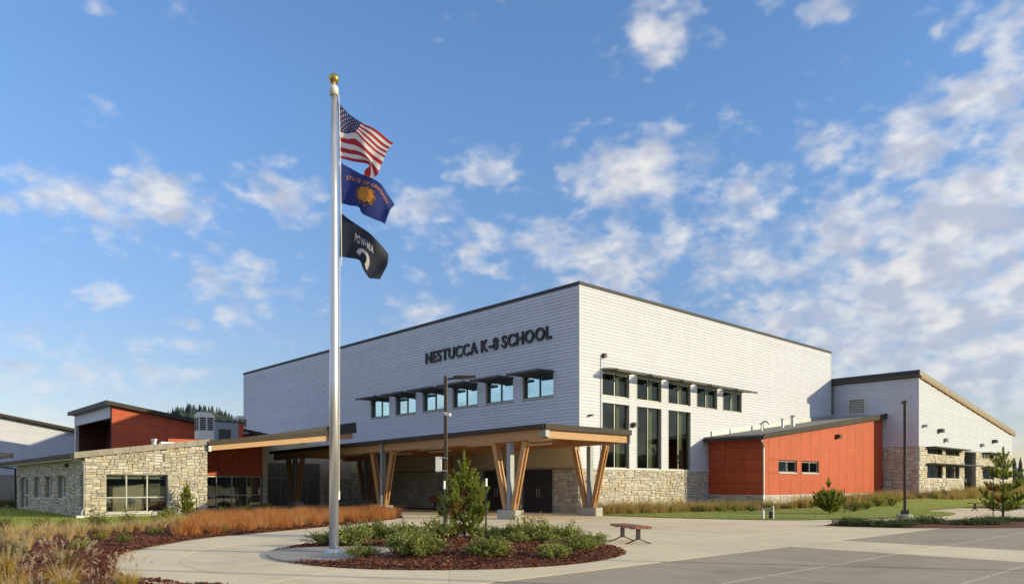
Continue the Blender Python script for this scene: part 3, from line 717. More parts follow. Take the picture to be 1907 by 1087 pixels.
for i, (x, y) in enumerate(((-5.2, -2.0), (-5.2, 2.2), (-5.2, 6.4), (-5.2, 10.6), (-5.2, 14.8), (-3.0, .2), (-3.0, 8.5), (-3., 12.5))):
    czbox(MB(), x-.09, x+.09, y-.95, y+.95, -.52, -.43).build('light_bar', 'white_plastic', can)
for cxx in (-6.72, -1.2):
    for cy in (-1.81, 8.85, 19.65):
        top = cz(cy)-.61
        zt = top
        col = MB().box(cxx-.13, cxx+.13, cy-.13, cy+.13, .42, zt+(.0 if cxx > -3 else .0)).build('column', 'steel_post', can, bevel=.01)
        MB().box(cxx-.27, cxx+.27, cy-.62, cy+.62, -.02, .418).build('plinth', 'concrete_block', col, bevel=.015)
        for s in (-1, 1):
            for dx in (-.095, .095):
                MB().bar((cxx+dx, cy+s*.24, .425), (cxx+dx, cy+s*1.05, zt+.01), .085, .24, (1, 0, 0)).build('arm', 'timber', col)
            MB().bar((cxx, cy+s*.24, .425), (cxx, cy+s*.31, .75), .10, .2, (1, 0, 0)).bar((cxx, cy+s*1.0, zt-.2), (cxx, cy+s*1.05, zt), .10, .2, (1, 0, 0)).build('knife_plate', 'timber', col)
        if cxx < -3 and 8 < cy < 9:
            MB().tube([(CX0-.02, cy-.35, cz(cy)-.1), (CX0-.02, cy-.35, .1)], .06, 8).build('downspout', 'steel_post', can)

# ------------------------------------------------------------------ stone wing on the other side of the entrance
sw = thing('stone_wing', 'low stone-faced wing with three-bay window and sloping roof', 'building')
SX0, SX1, SY, SYB = -20.78, -15.12, 12.7, 30.4
sz = lambda X: 2.90+.141*(X+20.78)
SXF, SYF = Fac('X', SX0), Fac('Y', SY)
SWN = (-19.93, -17.07, .21, 2.09)
SVT = (-17.75, -17.3, 2.72, 3.14)
SLW = [(26.3, 29.3, .1, 2.0), (22.9, 24.9, .82, 2.0), (19.8, 21.7, .85, 2.02), (16.6, 18.5, .88, 2.04), (12.95, 13.5, .25, 2.1)]
core('wall', SYF, SX0+.3, SX1, -.1, 2.85, [SWN, (SVT[0], SVT[1], SVT[2], 2.85)], .3, 'mortar', sw)
MB().prism([(SX0+.3, 2.852), (SVT[0], 2.852), (SVT[0], sz(SVT[0])), (SX0+.3, sz(SX0+.3))], lambda a, z: (a, SY, z), lambda a, z: (a, SY+.3, z)).prism([(SVT[1], 2.852), (SX1, 2.852), (SX1, sz(SX1)), (SVT[1], sz(SVT[1]))], lambda a, z: (a, SY, z), lambda a, z: (a, SY+.3, z)).build('wall', 'mortar', sw)
core('wall', SXF, SY, SYB, -.1, 2.88, SLW, .3, 'mortar', sw)
MB().box(SX1-.3, SX1-.002, SY+.302, 16.0, 0, 3.6).build('wall', 'mortar', sw)
MB().box(SX0+.35, SX1, 20, 20.2, 0, 3.).build('partition', 'interior', sw)
MB().box(SX0+.3, SX1, SY+.3, 30, -.02, .06).build('floor', 'interior_floor', sw)
stone_wall(sw, SYF, SX0-.04, SX1, -.06, 3.72, [SWN, SVT], seed=31, single=300, cell=.083, top=lambda x: sz(x)-.06)
stone_wall(sw, SXF, SY-.03, SYB, -.06, 2.86, SLW, seed=32, cell=.105, single=0)
window(sw, SYF, *SWN, nv=3, hz=(.95,), setb=.12, glass='glass_low', fw=.06, sill='trim_white')
MB().box(SWN[0]+.05, SWN[1]-.05, SY+.34, SY+.36, 1.86, 2.08).build('blind', 'blind', sw)
v = MB(); SYF.box(v, SVT[0], SVT[1], -.09, -.05, SVT[2], SVT[3]); v = v.build('vent', 'alu', sw)
for i in range(3):
    b = MB(); z = SVT[2]+.03+i*.14; SYF.box(b, SVT[0]+.02, SVT[1]-.02, -.048, .04, z, z+.06); b.build('louver', 'trim_white', v)
for i, (a0, a1, z0, z1) in enumerate(SLW):
    w = window(sw, SXF, a0, a1, z0, z1, 2, (.9,) if i == 0 else (), setb=.16, glass='glass_low', frame='trim_white', fw=.09, sill='trim_white' if 0 < i < 4 else None)
fitting(sw, SXF, 16.2, 2.55, .5, .16, .2)
sr = MB().prism([(SX0-.5, sz(SX0-.5)), (SX1+.04, sz(SX1+.04)), (SX1+.04, sz(SX1+.04)+.1), (SX0-.5, sz(SX0-.5)+.1)], lambda a, z: (a, SY-.1, z), lambda a, z: (a, 36, z)).build('roof', 'roof_membrane', sw)
MB().prism([(SX0-.52, sz(SX0-.5)-.02), (SX1+.04, sz(SX1)-.02), (SX1+.04, sz(SX1)+.27), (SX0-.52, sz(SX0-.5)+.27)], lambda a, z: (a, SY-.16, z), lambda a, z: (a, SY-.102, z)).build('fascia', 'fascia_light', sr)
MB().box(SX0-.62, SX0-.522, SY-.1, 36, sz(SX0-.5)+.02, sz(SX0-.5)+.22).build('gutter', 'fascia', sr)
MB().box(SX0-.52, SX0-.04, SY+.2, 36, sz(SX0-.5)-.045, sz(SX0-.5)-.005).build('soffit_boards', 'trim_white', sr)
MB().tube([(SX0-.5, SY+.3, 2.86), (SX0-.5, SY+.3, 2.74), (SX0-.12, SY+.0, 2.66), (SX0-.09, SY-.05, 2.5), (SX0-.09, SY-.05, .45), (SX0-.2, SY-.12, .28), (SX0-.22, SY-.15, .02)], .05, 8).build('downspout', 'alu', sr)
MB().box(SX0-.45, SX0-.12, SY-.35, SY-.02, -.02, .12).build('splash_block', 'white_plastic', sr)
MB().tube([(SX0-.55, 35.2, 2.86), (SX0-.45, 33., 2.75), (SX0-.12, 30.6, 2.6), (SX0-.1, 30.55, .0)], .06, 8).build('downspout', 'fascia', sr)
# tables and chairs behind the three-bay window
def chair(x, y, rot, label):
    t = thing('chair', label, 'chair', 'chairs inside the stone wing', (x, y, .06), rot)
    MB().box(-.21, .21, -.2, .2, .42, .45).build('seat', 'chair_grey', t); MB().box(-.2, .2, .19, .22, .5, .85).build('backrest', 'chair_grey', t)
    for a in (-.2, .2):
        MB().tube([(a, -.2, 0), (a, -.18, .42)], .018, 6).build('leg', 'galv', t); MB().tube([(a, .24, 0), (a, .19, .42), (a, .21, .85)], .018, 6).build('leg', 'galv', t)
chair(-19.5, SY+1.1, .3, 'grey chair behind the first bay of the stone wing window')
chair(-18.5, SY+1.2, 2.9, 'grey chair behind the middle bay of the stone wing window')
chair(-17.6, SY+1.4, .2, 'grey chair behind the third bay of the stone wing window')

# ------------------------------------------------------------------ lobby: red panels over glass, raised roof on a timber beam
lob = thing('entrance_lobby', 'glazed lobby with dark red panels under a rising timber-edged roof', 'building')
LY = 18.6; LYF = Fac('Y', LY)
lz = lambda X: 3.62+.1215*(X+15.21)
LA, LB_ = SX1-.1, -9.50
core('wall', LYF, LA, LB_, -.05, 4.3, [(LA, LB_-.05, .10, 2.10)], .2, 'red_core', lob)
xp = [LA, -13.7, -12.3, -10.95, LB_]
for a, b in zip(xp, xp[1:]):
    for z0, z1 in ((2.12, 2.62), (2.62, 4.28)): c = MB(); LYF.box(c, a+.01, b-.01, .002, .022, z0+.01, z1-.01); c.build('panel', 'red_panel', lob)
window(lob, LYF, LA, LB_-.05, .10, 2.10, 6, (.92,), setb=.02, glass='glass_low', frame='alu')
MB().box(LA, LB_, LY-.05, LY+.15, -.05, .08).build('plinth', 'concrete_block', lob)
MB().box(LB_+.005, -9.15, LY-.04, LY+.4, 2.1, 4.6).build('pier', 'beige', lob)
MB().box(LB_+.005, -9.15, LY, LY+.4, -.05, 2.09).build('pier', 'mortar', lob)
stone_wall(lob, LYF, LB_+.005, -9.15, -.05, 2.08, seed=43, cell=.11)
MB().box(-9.35, -9.16, LY+.41, 23.9, 0, 4.6).build('wall', 'soffit', lob)
L2 = Fac('Y', 23.9)
core('wall', L2, -9.15, -.02, -.05, 4.6, [(-6.85, -2.6, .02, 3.12)], .2, 'beige', lob)
stone_wall(lob, L2, -9.15, -.05, -.05, 2.1, [(-6.95, -2.5, -1, 3.2)], seed=41, cell=.14)
window(lob, L2, -6.85, -2.6, .02, 3.12, 4, (2.05,), setb=.05, glass='glass_low', frame='alu')
MB().box(-8.5, -.3, 26.5, 26.6, 0, 4).build('partition', 'interior', lob)
MB().box(LA, -9, 22.6, 22.7, 0, 4).build('partition', 'interior', lob)
for x in (-12.9, -11.0, -9.8): MB().box(x, x+.5, 21.0, 21.08, .1, 2.3).build('curtain', 'curtain', lob)
LX1 = -6.4
def lprism(x0, x1, z0a, z0b, z1a, z1b, y0, y1): return MB().prism([(x0, lz(x0)+z0a), (x1, lz(x1)+z0b), (x1, lz(x1)+z1b), (x0, lz(x0)+z1a)], lambda a, z: (a, y0, z), lambda a, z: (a, y1, z))
lr = lprism(SX1+.05, LX1, .06, .06, .16, .16, SY-.3, 30).build('roof', 'soffit', lob)
lprism(SX1+.05, LX1+.05, .0, .0, .26, .29, SY-.36, SY-.302).build('fascia', 'fascia', lr)
MB().prism([(SX1+1.8, lz(SX1+1.8)+.265), (LX1+.05, lz(LX1)+.293), (LX1+.05, lz(LX1)+.66)], lambda a, z: (a, SY-.30, z), lambda a, z: (a, SY-.24, z)).build('shaded_back_roof', 'coping', lr)  # stands for the higher roof behind, its shade put into the dark colour
bm_ = lprism(SX1+.12, LX1-.2, -.28, -.33, -.006, -.006, SY-.26, SY-.04).build('edge_beam', 'timber', lob)
MB().box(LX1-.195, LX1-.08, SY-.28, SY+.0, lz(LX1)-.36, lz(LX1)-.05).build('beam_cap', 'galv', bm_)
MB().box(SX1+.0, SX1+.115, SY-.28, SY-.02, lz(SX1)-.3, lz(SX1)-.02).build('beam_cap', 'galv', bm_)

# ------------------------------------------------------------------ higher blocks behind the stone wing
rb = thing('red_clerestory_block', 'high red block with dark recess behind the stone wing roof', 'building')
BX, BY, BYB = -15.1, 31.0, 41.9
bz = lambda X: 7.2-.153*(X+15.1)
MB().prism([(BX, 0), (-.5, 0), (-.5, bz(-.5)), (BX, bz(BX))], lambda a, z: (a, BY+.03, z), lambda a, z: (a, BY+.3, z)).build('wall', 'red_core', rb)
MB().prism([(BX, 0), (-.5, 0), (-.5, bz(-.5)), (BX, bz(BX))], lambda a, z: (a, BYB-.3, z), lambda a, z: (a, BYB-.001, z)).build('wall', 'red_core', rb)
MB().box(BX+2.2, BX+2.4, BY+.3, BYB-.3, 0, 6.6).build('recess_wall', 'red_core', rb)
MB().box(BX-.02, BX+.18, BY+.31, BYB-.31, 6.35, 7.15).build('header', 'siding', rb)
MB().box(BX-.03, BX+.2, BYB-.32, BYB+.1, 0, 7.1).build('corner_trim', 'trim_white', rb)
nzr = [2.8+.62*i for i in range(9)]
for k, (a, b) in enumerate(((BX, -11.4), (-11.4, -8.2), (-8.2, -4.5))):
    for z0, z1 in zip(nzr, nzr[1:]):
        t0, t1 = bz(a)-.05, bz(b)-.05
        if t1 < z0+.05: continue
        P = [(a+.006, z0+.006), (b-.006, z0+.006), (b-.006, min(z1-.006, t1)), (a+.006, min(z1-.006, t0))]
        MB().prism(P, lambda a_, z: (a_, BY, z), lambda a_, z: (a_, BY+.028, z)).build('panel', 'red_panel', rb)
br = MB().prism([(BX-.35, bz(BX-.35)), (-.4, bz(-.4)), (-.4, bz(-.4)+.1), (BX-.35, bz(BX-.35)+.1)], lambda a, z: (a, BY-.35, z), lambda a, z: (a, BYB+.5, z)).build('roof', 'soffit', rb)
MB().prism([(BX-.4, bz(BX-.4)-.05), (-.4, bz(-.4)-.05), (-.4, bz(-.4)+.24), (BX-.4, bz(BX-.4)+.24)], lambda a, z: (a, BY-.41, z), lambda a, z: (a, BY-.352, z)).build('fascia', 'fascia', br)
MB().box(BX-.45, BX-.402, BY-.4, BYB+.5, bz(BX-.4)-.06, bz(BX-.4)+.25).build('fascia', 'coping', br)
gb = thing('plant_screen', 'grey panelled plant screen on the roof beside the white hall', 'building')
MB().box(-9.4, -6.8, 29.0, 29.2, 3.5, 6.3).build('screen', 'steel_post', gb); MB().box(-8.3, -7.4, 28.94, 28.998, 3.6, 5.75).build('hatch', 'metal_dark', gb)
MB().box(-6.8, -6.4, 29.02, 29.2, 3.5, 6.3).build('screen', 'red_panel', gb); MB().box(-9.5, -6.35, 28.96, 29.24, 6.302, 6.4).build('coping', 'coping', gb)

ch = thing('cream_hall', 'cream clapboard gable building behind the far end of the stone wing', 'building')
cz2 = lambda X: 6.4-.18*(X+13.7)
MB().prism([(-45, 0), (-11.8, 0), (-11.8, cz2(-11.8)), (-45, cz2(-45))], lambda a, z: (a, 49, z), lambda a, z: (a, 49.3, z)).build('wall', 'siding_core', ch)
board_run(ch, Fac('Y', 49.), -45, -11.8, 2.4, 11.8, top=lambda z, a, b: (a, min(b, -13.7+(6.4-z)/.18)))
cr = MB().prism([(-45.5, cz2(-45.5)), (-11.5, cz2(-11.5)), (-11.5, cz2(-11.5)+.1), (-45.5, cz2(-45.5)+.1)], lambda a, z: (a, 48.5, z), lambda a, z: (a, 61, z)).build('roof', 'soffit', ch)
MB().prism([(-45.5, cz2(-45.5)-.04), (-11.5, cz2(-11.5)-.04), (-11.5, cz2(-11.5)+.2), (-45.5, cz2(-45.5)+.2)], lambda a, z: (a, 48.44, z), lambda a, z: (a, 48.498, z)).build('fascia', 'fascia', cr)
lk = thing('link_building', 'low white clapboard link with flat dark roof edge left of the stone wing', 'building')
MB().box(-45, -22.1, 36.6, 42, 0, 3.55).build('wall', 'siding_core', lk)
board_run(lk, Fac('Y', 36.6), -45, -22.1, .1, 3.5)
lkr = MB().box(-46, -20.2, 36.1, 42.5, 3.56, 3.7).build('roof', 'roof_membrane', lk)
MB().box(-46, -20.2, 36.03, 36.098, 3.5, 3.84).build('fascia', 'coping', lkr)
MB().tube([(-23.2, 37.5, 3.7), (-23.2, 37.5, 4.2)], .35, 12).build('vent_pipe', 'galv', lkr)

# roof equipment
def ac(x, y, z, w, d, h, label):
    t = thing('rooftop_unit', label, 'air conditioner', 'rooftop air conditioners', (x, y, z))
    c = MB().box(0, w, 0, d, .12, h).build('cabinet', 'hvac', t, bevel=.02); MB().box(.1, w-.1, .1, d-.1, h, h+.12).build('fan_deck', 'hvac', t); MB().box(-.1, w+.1, -.1, d+.1, 0, .118).build('curb', 'alu', t)
    gr_ = MB()
    for k in range(2):
        x0 = .07+k*(w*.5-.02); MB().box(x0, x0+w*.5-.12, -.012, -.002, h*.45, h*.88).build('grille', 'grille', c)
        for q in range(6): gr_.box(x0, x0+w*.5-.12, -.02, -.013, h*.45+q*h*.43/6, h*.45+q*h*.43/6+.02)
        y0 = .07+k*(d*.5-.02); MB().box(-.012, -.002, y0, y0+d*.5-.12, h*.45, h*.88).build('grille', 'grille', c)
    gr_.build('grille_bars', 'hvac', c)
ac(-12.25, 22.0, 4.2, 1.0, .8, 1.98, 'tall white rooftop air conditioner standing on the sloping lobby roof')
ac(-6.2, 30.6, 5.6, .75, .7, 1.3, 'small rooftop air conditioner tucked against the white hall wall')
MB_ = thing('roof_vent', 'short galvanised vent pipe on the stone wing roof', 'vent')
MB().tube([(-16.3, 17.5, 3.4), (-16.3, 17.5, 4.05)], .13, 12).tube([(-16.3, 17.5, 4.05), (-16.3, 17.5, 4.15)], .18, 12).build('pipe', 'galv', MB_)
MB().box(-15.7, -13.9, 18.2, 18.6, 3.3, 4.05).build('duct', 'galv', MB_)

# ------------------------------------------------------------------ flagpole and flags
PB_ = G(622, 1031); PX_, PY_ = PB_.x, PB_.y
fp = thing('flagpole', 'tall silver flagpole with gold ball top standing in the round bed', 'flagpole', loc=(PX_, PY_, 0))
MB().tube([(0, 0, .02), (0, 0, 4), (0, 0, 8), (0, 0, 10.55)], [.108, .104, .085, .066], 28).build('pole', 'pole_alu', fp, smooth=True)
MB().lathe([(.0, .10), (.115, .10), (.13, .085), (.16, .05), (.23, .03), (.24, .02), (.24, 0)], (0, 0, .02), 28).build('base_collar', 'pole_alu', fp, smooth=True)
MB().lathe([(.066, 0), (.10, .0), (.10, .16), (.085, .2), (.03, .21), (.025, .3)], (0, 0, 10.5), 20).build('truck', 'white_plastic', fp, smooth=True)
MB().lathe([(.001+.118*math.sin(math.pi*i/14), .118-.118*math.cos(math.pi*i/14)) for i in range(15)], (0, 0, 10.76), 24).build('finial', 'gold', fp, smooth=True)
hal = RT*.135
MB().tube([tuple(RT*.11+Vector((0, 0, 10.5))), tuple(hal+Vector((0, 0, 9.5))), tuple(RT*.16+Vector((0, 0, 8))), tuple(RT*.17+Vector((0, 0, 6.6)))], .012, 5).build('halyard', 'rope', fp)
MB().tube([tuple(RT*.10+FW*.05+Vector((0, 0, 10.4))), tuple(RT*.125+FW*.04+Vector((0, 0, 7))), tuple(RT*.12+Vector((0, 0, 1.4)))], .008, 5).build('halyard', 'rope', fp)
MB().box(.09, .14, -.02, .02, 1.25, 1.45).build('cleat', 'galv', fp)
SC = FOC/(16.77)
def flagpt(px, py, d): return Vector((PX_, PY_, 0)) + RT*((px-622)/SC) + FW*d + Vector((0, 0, EYE+(HY-py)/SC))
def catmull(P, t):
    n = len(P); x = t*(n-1); i = min(int(x), n-2); f = x-i
    a = P[i-1] if i > 0 else P[0]*2-P[1]; b, c = P[i], P[i+1]; d = P[i+2] if i+2 < n else P[n-1]*2-P[n-2]
    return .5*((2*b)+(c-a)*f+(2*a-5*b+4*c-d)*f*f+(3*b-a-3*c+d)*f**3)
class Flag:
    def __init__(s, rows, sc, off, wave, vs_=None):
        s.vs = vs_ or [i/(len(rows)-1) for i in range(len(rows))]
        s.g = [[flagpt(off[0]+x*sc, off[1]+y*sc, d) for x, y, d in r] for r in rows]; s.w = wave
    def __call__(s, u, v):
        cols = [catmull(r, u) for r in s.g]; p = catmull(cols, float(np.interp(v, s.vs, [i/(len(s.vs)-1) for i in range(len(s.vs))])))
        return p + FW*(s.w(u, v))
    def nrm(s, u, v):
        e = .004; a = s(min(u+e, 1), v)-s(max(u-e, 0), v); b = s(u, min(v+e, 1))-s(u, max(v-e, 0)); n = a.cross(b).normalized()
        return n if n.dot(CAM-s(u, v)) > 0 else -n
    def ground(s, nu, nv, mf):
        V = [tuple(s(i/nu, j/nv)) for i in range(nu+1) for j in range(nv+1)]; F = []; MI = []
        for i in range(nu):
            for j in range(nv): F.append((i*(nv+1)+j, (i+1)*(nv+1)+j, (i+1)*(nv+1)+j+1, i*(nv+1)+j+1)); MI.append(mf((i+.5)/nu, (j+.5)/nv))
        return V, F, MI
def flagobj(name, label, fl, nu, nv, mf, mats):
    V, F, MI = fl.ground(nu, nv, mf)
    o = link(name, npmesh(name, V, F, mats, MI, True)); tag(o, label, 'flag', 'flags on the silver flagpole'); return o
def decal(fl, name, polys, m, parent, off=.008):
    """flat print: polygons in (u, v), laid just proud of the cloth"""
    V = []; F = []
    for P in polys:
        b = len(V)
        for u, v in P: V.append(tuple(fl(u, v)+fl.nrm(u, v)*off))
        F.append(tuple(range(b, b+len(P))))
    me = bpy.data.meshes.new(name); me.from_pydata(V, [], F); me.materials.append(M[m]); return link(name, me, parent)
def textpolys(s, place, size, bold=.02):
    out = []; x = 0
    for c in s:
        if c == ' ': x += .35; continue
        me = glyph(c, 0, bold); lo_, hi = bounds(me); xo = x-lo_[0]; out.append((me, xo)); x += hi[0]-lo_[0]+.09
    W_ = x; polys = []
    for me, xo in out:
        for p in me.polygons: polys.append([place((me.vertices[i].co.x+xo)/W_, me.vertices[i].co.y) for i in p.vertices])
    return polys

us = Flag([[(145, 305, 0), (255, 410, .10), (375, 500, .04), (480, 565, -.05), (590, 630, .02), (680, 690, .10)],
           [(155, 450, 0), (245, 510, .08), (350, 560, .0), (440, 640, -.08), (540, 715, .0), (628, 770, .06)],
           [(160, 595, 0), (240, 606, .06), (325, 618, -.06), (410, 712, -.10), (505, 785, -.02), (600, 850, .04)],
           [(162, 690, 0), (245, 712, .04), (330, 745, -.06), (425, 812, -.08), (490, 868, -.03), (565, 925, .03)],
           [(163, 770, 0), (255, 790, .02), (350, 815, -.05), (450, 872, -.06), (485, 930, -.02), (530, 1010, .03)],
           [(164, 815, 0), (258, 838, .02), (355, 860, -.02), (452, 885, .02), (470, 975, .08), (455, 1032, .14)],
           [(165, 850, 0), (260, 872, .02), (355, 890, .02), (440, 895, .12), (400, 920, .22), (378, 985, .26)]],
          160/828, (600, 130), lambda u, v: .035*math.sin(u*16+v*3)*u, [0, .27, .538, .70, .82, .91, 1.])
usf = flagobj('national_flag', 'red and white striped flag with starry blue canton, topmost on the flagpole', us, 40, 52,
              lambda u, v: 2 if (u < .4 and v < 7/13) else (0 if int(v*13) % 2 == 0 else 1), ['flag_red', 'flag_white', 'flag_blue'])
stars = []
for r in range(9):
    n = 6 if r % 2 == 0 else 5
    for k in range(n):
        u0 = (.4/12)*(1+2*k+(0 if n == 6 else 1)); v0 = (7/13)/10*(r+1)
        stars.append([(u0+(.0155 if q % 2 == 0 else .0065)*math.sin(q*math.pi/5)*.62, v0-(.030 if q % 2 == 0 else .0125)*math.cos(q*math.pi/5)) for q in range(10)])
decal(us, 'star_print', stars, 'flag_white', usf)['kind'] = 'stuff'

st_ = Flag([[(160, 62, 0), (245, 100, .08), (330, 150, .05), (420, 195, -.05), (490, 235, -.02), (545, 310, .04), (605, 395, .10)],
            [(160, 175, 0), (235, 205, .07), (310, 250, .0), (400, 290, -.10), (475, 320, -.06), (530, 380, .0), (575, 440, .06)],
            [(158, 290, 0), (225, 315, .05), (300, 360, -.04), (385, 390, -.12), (460, 415, -.06), (520, 450, .02), (560, 485, .04)],
            [(155, 400, 0), (230, 415, .03), (310, 440, -.05), (345, 500, -.08), (430, 535, -.04), (490, 552, .02), (528, 574, .06)]],
           160/725, (600, 290), lambda u, v: .03*math.sin(u*13+v*4+1)*u)
stf = flagobj('state_flag', 'royal blue flag with gold lettering and emblem, middle of the flagpole', st_, 36, 24, lambda u, v: 0, ['flag_royal'])
decal(st_, 'lettering', textpolys('STATE OF OREGON', lambda s, y: (.09+.80*s, .27+.10*(2*s-1)**2-.02-y*.15), 1), 'flag_gold', stf)
def disc(cu, cv, r, n, f=lambda q: 1, asp=.62): return [(cu+r*asp*f(2*math.pi*k/n)*math.cos(2*math.pi*k/n), cv+r*f(2*math.pi*k/n)*math.sin(2*math.pi*k/n)) for k in range(n)]
e0 = decal(st_, 'emblem', [disc(.47, .55, .27, 48, lambda q: 1+.10*math.cos(9*q))], 'flag_gold_dark', stf, .007)
e1 = decal(st_, 'emblem', [disc(.47+.145*math.cos(a)*.62, .55+.15*math.sin(a)-.02, .075, 14, lambda q: 1+.16*math.cos(5*q)) for a in [i*math.pi*2/8 for i in range(8)]]
      + [disc(.47, .52, .10, 16, lambda q: 1+.1*math.cos(4*q))], 'flag_gold', stf, .012)

pw = Flag([[(155, 480, 0), (240, 540, .06), (330, 600, .05), (400, 655, -.04), (445, 700, -.06), (500, 755, .02), (552, 818, .08)],
           [(152, 600, 0), (230, 640, .05), (300, 690, .02), (375, 740, -.05), (440, 790, -.06), (505, 830, .0), (552, 870, .06)],
           [(148, 730, 0), (225, 755, .04), (305, 800, .0), (375, 850, -.08), (430, 890, -.04), (490, 920, .02), (545, 930, .04)],
           [(145, 850, 0), (225, 860, .02), (315, 885, -.02), (350, 960, -.08), (395, 1030, -.04), (440, 1036, .02), (482, 1036, .06)]],
          160/725, (600, 290), lambda u, v: .03*math.sin(u*12+v*5+2)*u)
pwf = flagobj('memorial_flag', 'black flag with white POW MIA lettering and crescent, lowest on the flagpole', pw, 36, 24, lambda u, v: 0, ['flag_black'])
decal(pw, 'lettering', textpolys('POW•MIA', lambda s, y: (.27+.40*s, .47-y*.30+.02*(s-.3)), 1, .02), 'flag_white', pwf)
cres = []
for k in range(14):
    a0, a1 = [math.radians(188+(205)*t/14) for t in (k, k+1)]
    w0, w1 = [.12*(1-.3*math.sin(math.pi*t/14)) for t in (k, k+1)]
    P = lambda a, r: (.45+.155*(r/.22)*math.cos(a), .80+1.15*r*math.sin(a))
    cres.append([P(a0, .22), P(a1, .22), P(a1, .22-w1), P(a0, .22-w0)])
decal(pw, 'emblem', cres, 'flag_white', pwf)

# pad round the pole, cut off along the island's edge
pad = []
for k in range(72):
    a = 2*math.pi*k/72; p = Vector((PX_-.1+1.75*math.cos(a), PY_-.15+1.75*math.sin(a), 0)); q = p-IC
    if q.length > IR-.02: p = IC+q.normalized()*(IR-.02)
    pad.append((p.x, p.y))
o = MB().prism(pad, lambda x, y: (x, y, -.02), lambda x, y: (x, y, .05)).build('flagpole_pad', 'concrete_pad'); o['kind'] = 'structure'
cv = G(707, 1027)
tag(MB().lathe([(0, .085), (.20, .085), (.22, .075), (.36, .075), (.38, .06), (.38, -.02)], (cv.x, cv.y, 0), 28).build('handhole_cover', 'concrete_pad'), 'round concrete cover in the mulch right of the flagpole', 'cover')

# ------------------------------------------------------------------ planting beds
def zmul(x, y, e): return (-.02 if e <= 0 else .03+.035*min(1, e/3)) + (bumps(x, y) if e > 0 else 0)
# island
V = [(IC.x, IC.y, .14)]; F = []; NR, NA = 14, 96
for i in range(1, NR+1):
    for k in range(NA):
        a = 2*math.pi*k/NA; r = IR*i/NR; x, y = IC.x+r*math.cos(a), IC.y+r*math.sin(a)
        z = -.02 if i == NR else .015+.12*(1-(i/NR)**3)+bumps(x, y)*.8*(1 if i < NR-1 else .3)
        d = math.hypot(x-PX_, y-PY_)
        if d < 1.9 and i < NR: z = min(z, .03 if d > 1.75 else .0)
        V.append((x, y, z))
me = bpy.data.meshes.new('island_bed'); F = [(0, 1+k, 1+(k+1) % NA) for k in range(NA)]
for i in range(NR-1):
    for k in range(NA): F.append((1+i*NA+k, 1+(i+1)*NA+k, 1+(i+1)*NA+(k+1) % NA, 1+i*NA+(k+1) % NA))
me.from_pydata(V, [], F); me.materials.append(M['mulch']); me.polygons.foreach_set('use_smooth', [True]*len(F))
isl = link('planting_bed', me); tag(isl, kind='structure')
def island_z(x, y):
    r = math.hypot(x-IC.x, y-IC.y)/IR; return .015+.12*max(0, 1-r**3)+bumps(x, y)*.8

PATH = [(289, 1087), (250, 1058), (223, 1038), (232, 1031), (252, 1026), (325, 1011), (400, 1000), (446, 996), (612, 980), (686, 973), (744, 964.6)]
pf = [(IC.x+7.4*math.cos(a), IC.y+7.4*math.sin(a)) for a in (math.radians(238), math.radians(222), math.radians(207))]
pf = pf+[tuple(G(*p)[:2]) for p in PATH[0:1]]+[(IC.x+7.35*math.cos(a), IC.y+7.35*math.sin(a)) for a in (math.radians(180),)]+[tuple(G(*p)[:2]) for p in PATH[2:3]+PATH[4:]]
tip = G(752, 955)
front = pf+[(-8.9, 3.6)]
back = [(-38, -18), (-36, -12), (-34, -6), (-31, -2.5), (-28.5, -.2), (-26.5, 1.4), (-24.8, 2.6), (-22.6, 3.2), (-20.5, 4.2), (-18.0, 5.8), (-15.0, 8.0), (-12.2, 9.0), (-9.6, 8.0), (-8.6, 5.2)]
bed, BA, BB = strip('planting_bed', front, back, 110, 26, zmul, 'mulch')
# lawn beyond the bed, up to the stone wing
lawn, LA, LB = strip('lawn', [(-60, -14), (-44, -10), (-36, -5), (-31, -1.8), (-28.5, .0), (-26.5, 1.6), (-24.8, 2.8), (-22.6, 3.4), (-20.5, 4.4), (-18, 6.0), (-15, 8.2), (-12.2, 9.2), (-9, 9.5)],
                     [(-60, 40), (-50, 40), (-40, 38), (-32, 37), (-28, 36), (-24, 36), (-22, 36), (-20.5, 30), (-20.3, 16), (-18, 13.2), (-15.2, 13.6), (-13, 16.2), (-9.5, 16.2)], 60, 16, lambda x, y, e: .012+.01*math.sin(x*.9)*math.sin(y*.7), 'lawn')
# lawn on the other side and its bed along the walls
def zr(off): return lambda x, y, e: hgt(x, y)+off
lf = [(-.75, -2.4), (-.3, -6.5), (1.15, -10.5), (3.6, -12.1), (6.4, -13.3), (9.6, -14.2), (12.5, -14.3), (15.4, -13.6), (17.2, -12.4), (17.6, -11.6), (20.5, -11.0), (30, -11.0), (44, -11), (64, -11), (90, -11)]
lb = [(.0, -.02), (2, -.02), (5, -.02), (8, -.02), (10, -.05), (12.4, -1.2), (13.4, -3.8), (16, -3.86), (19, -3.86), (22, -3.86), (27, -3.86), (31, -5.5), (40, -6.4), (56, -6.4), (90, 2)]
lawn2, RA_, RB_ = strip('lawn', lf, lb, 90, 20, zr(.03), 'lawn')
bl = [(-.6, -1.6), (2, -2.5), (5, -2.8), (9, -3.3), (11.2, -4.8), (14, -6.1), (19, -6.5), (24, -6.5), (28.5, -7.2), (33, -8.6), (40, -8.8), (48, -8.8), (58, -8.8)]
bb = [(.05, -.03), (2, -.03), (5, -.03), (9, -.03), (12.4, -1.0), (13.3, -3.8), (19, -3.87), (24, -3.87), (28.5, -3.9), (31.4, -6.3), (40, -6.5), (48, -6.5), (58, -6.5)]
bed2, WA, WB = strip('planting_bed', bl, bb, 70, 6, lambda x, y, e: hgt(x, y)+(.02 if e <= 0 else .07), 'mulch')
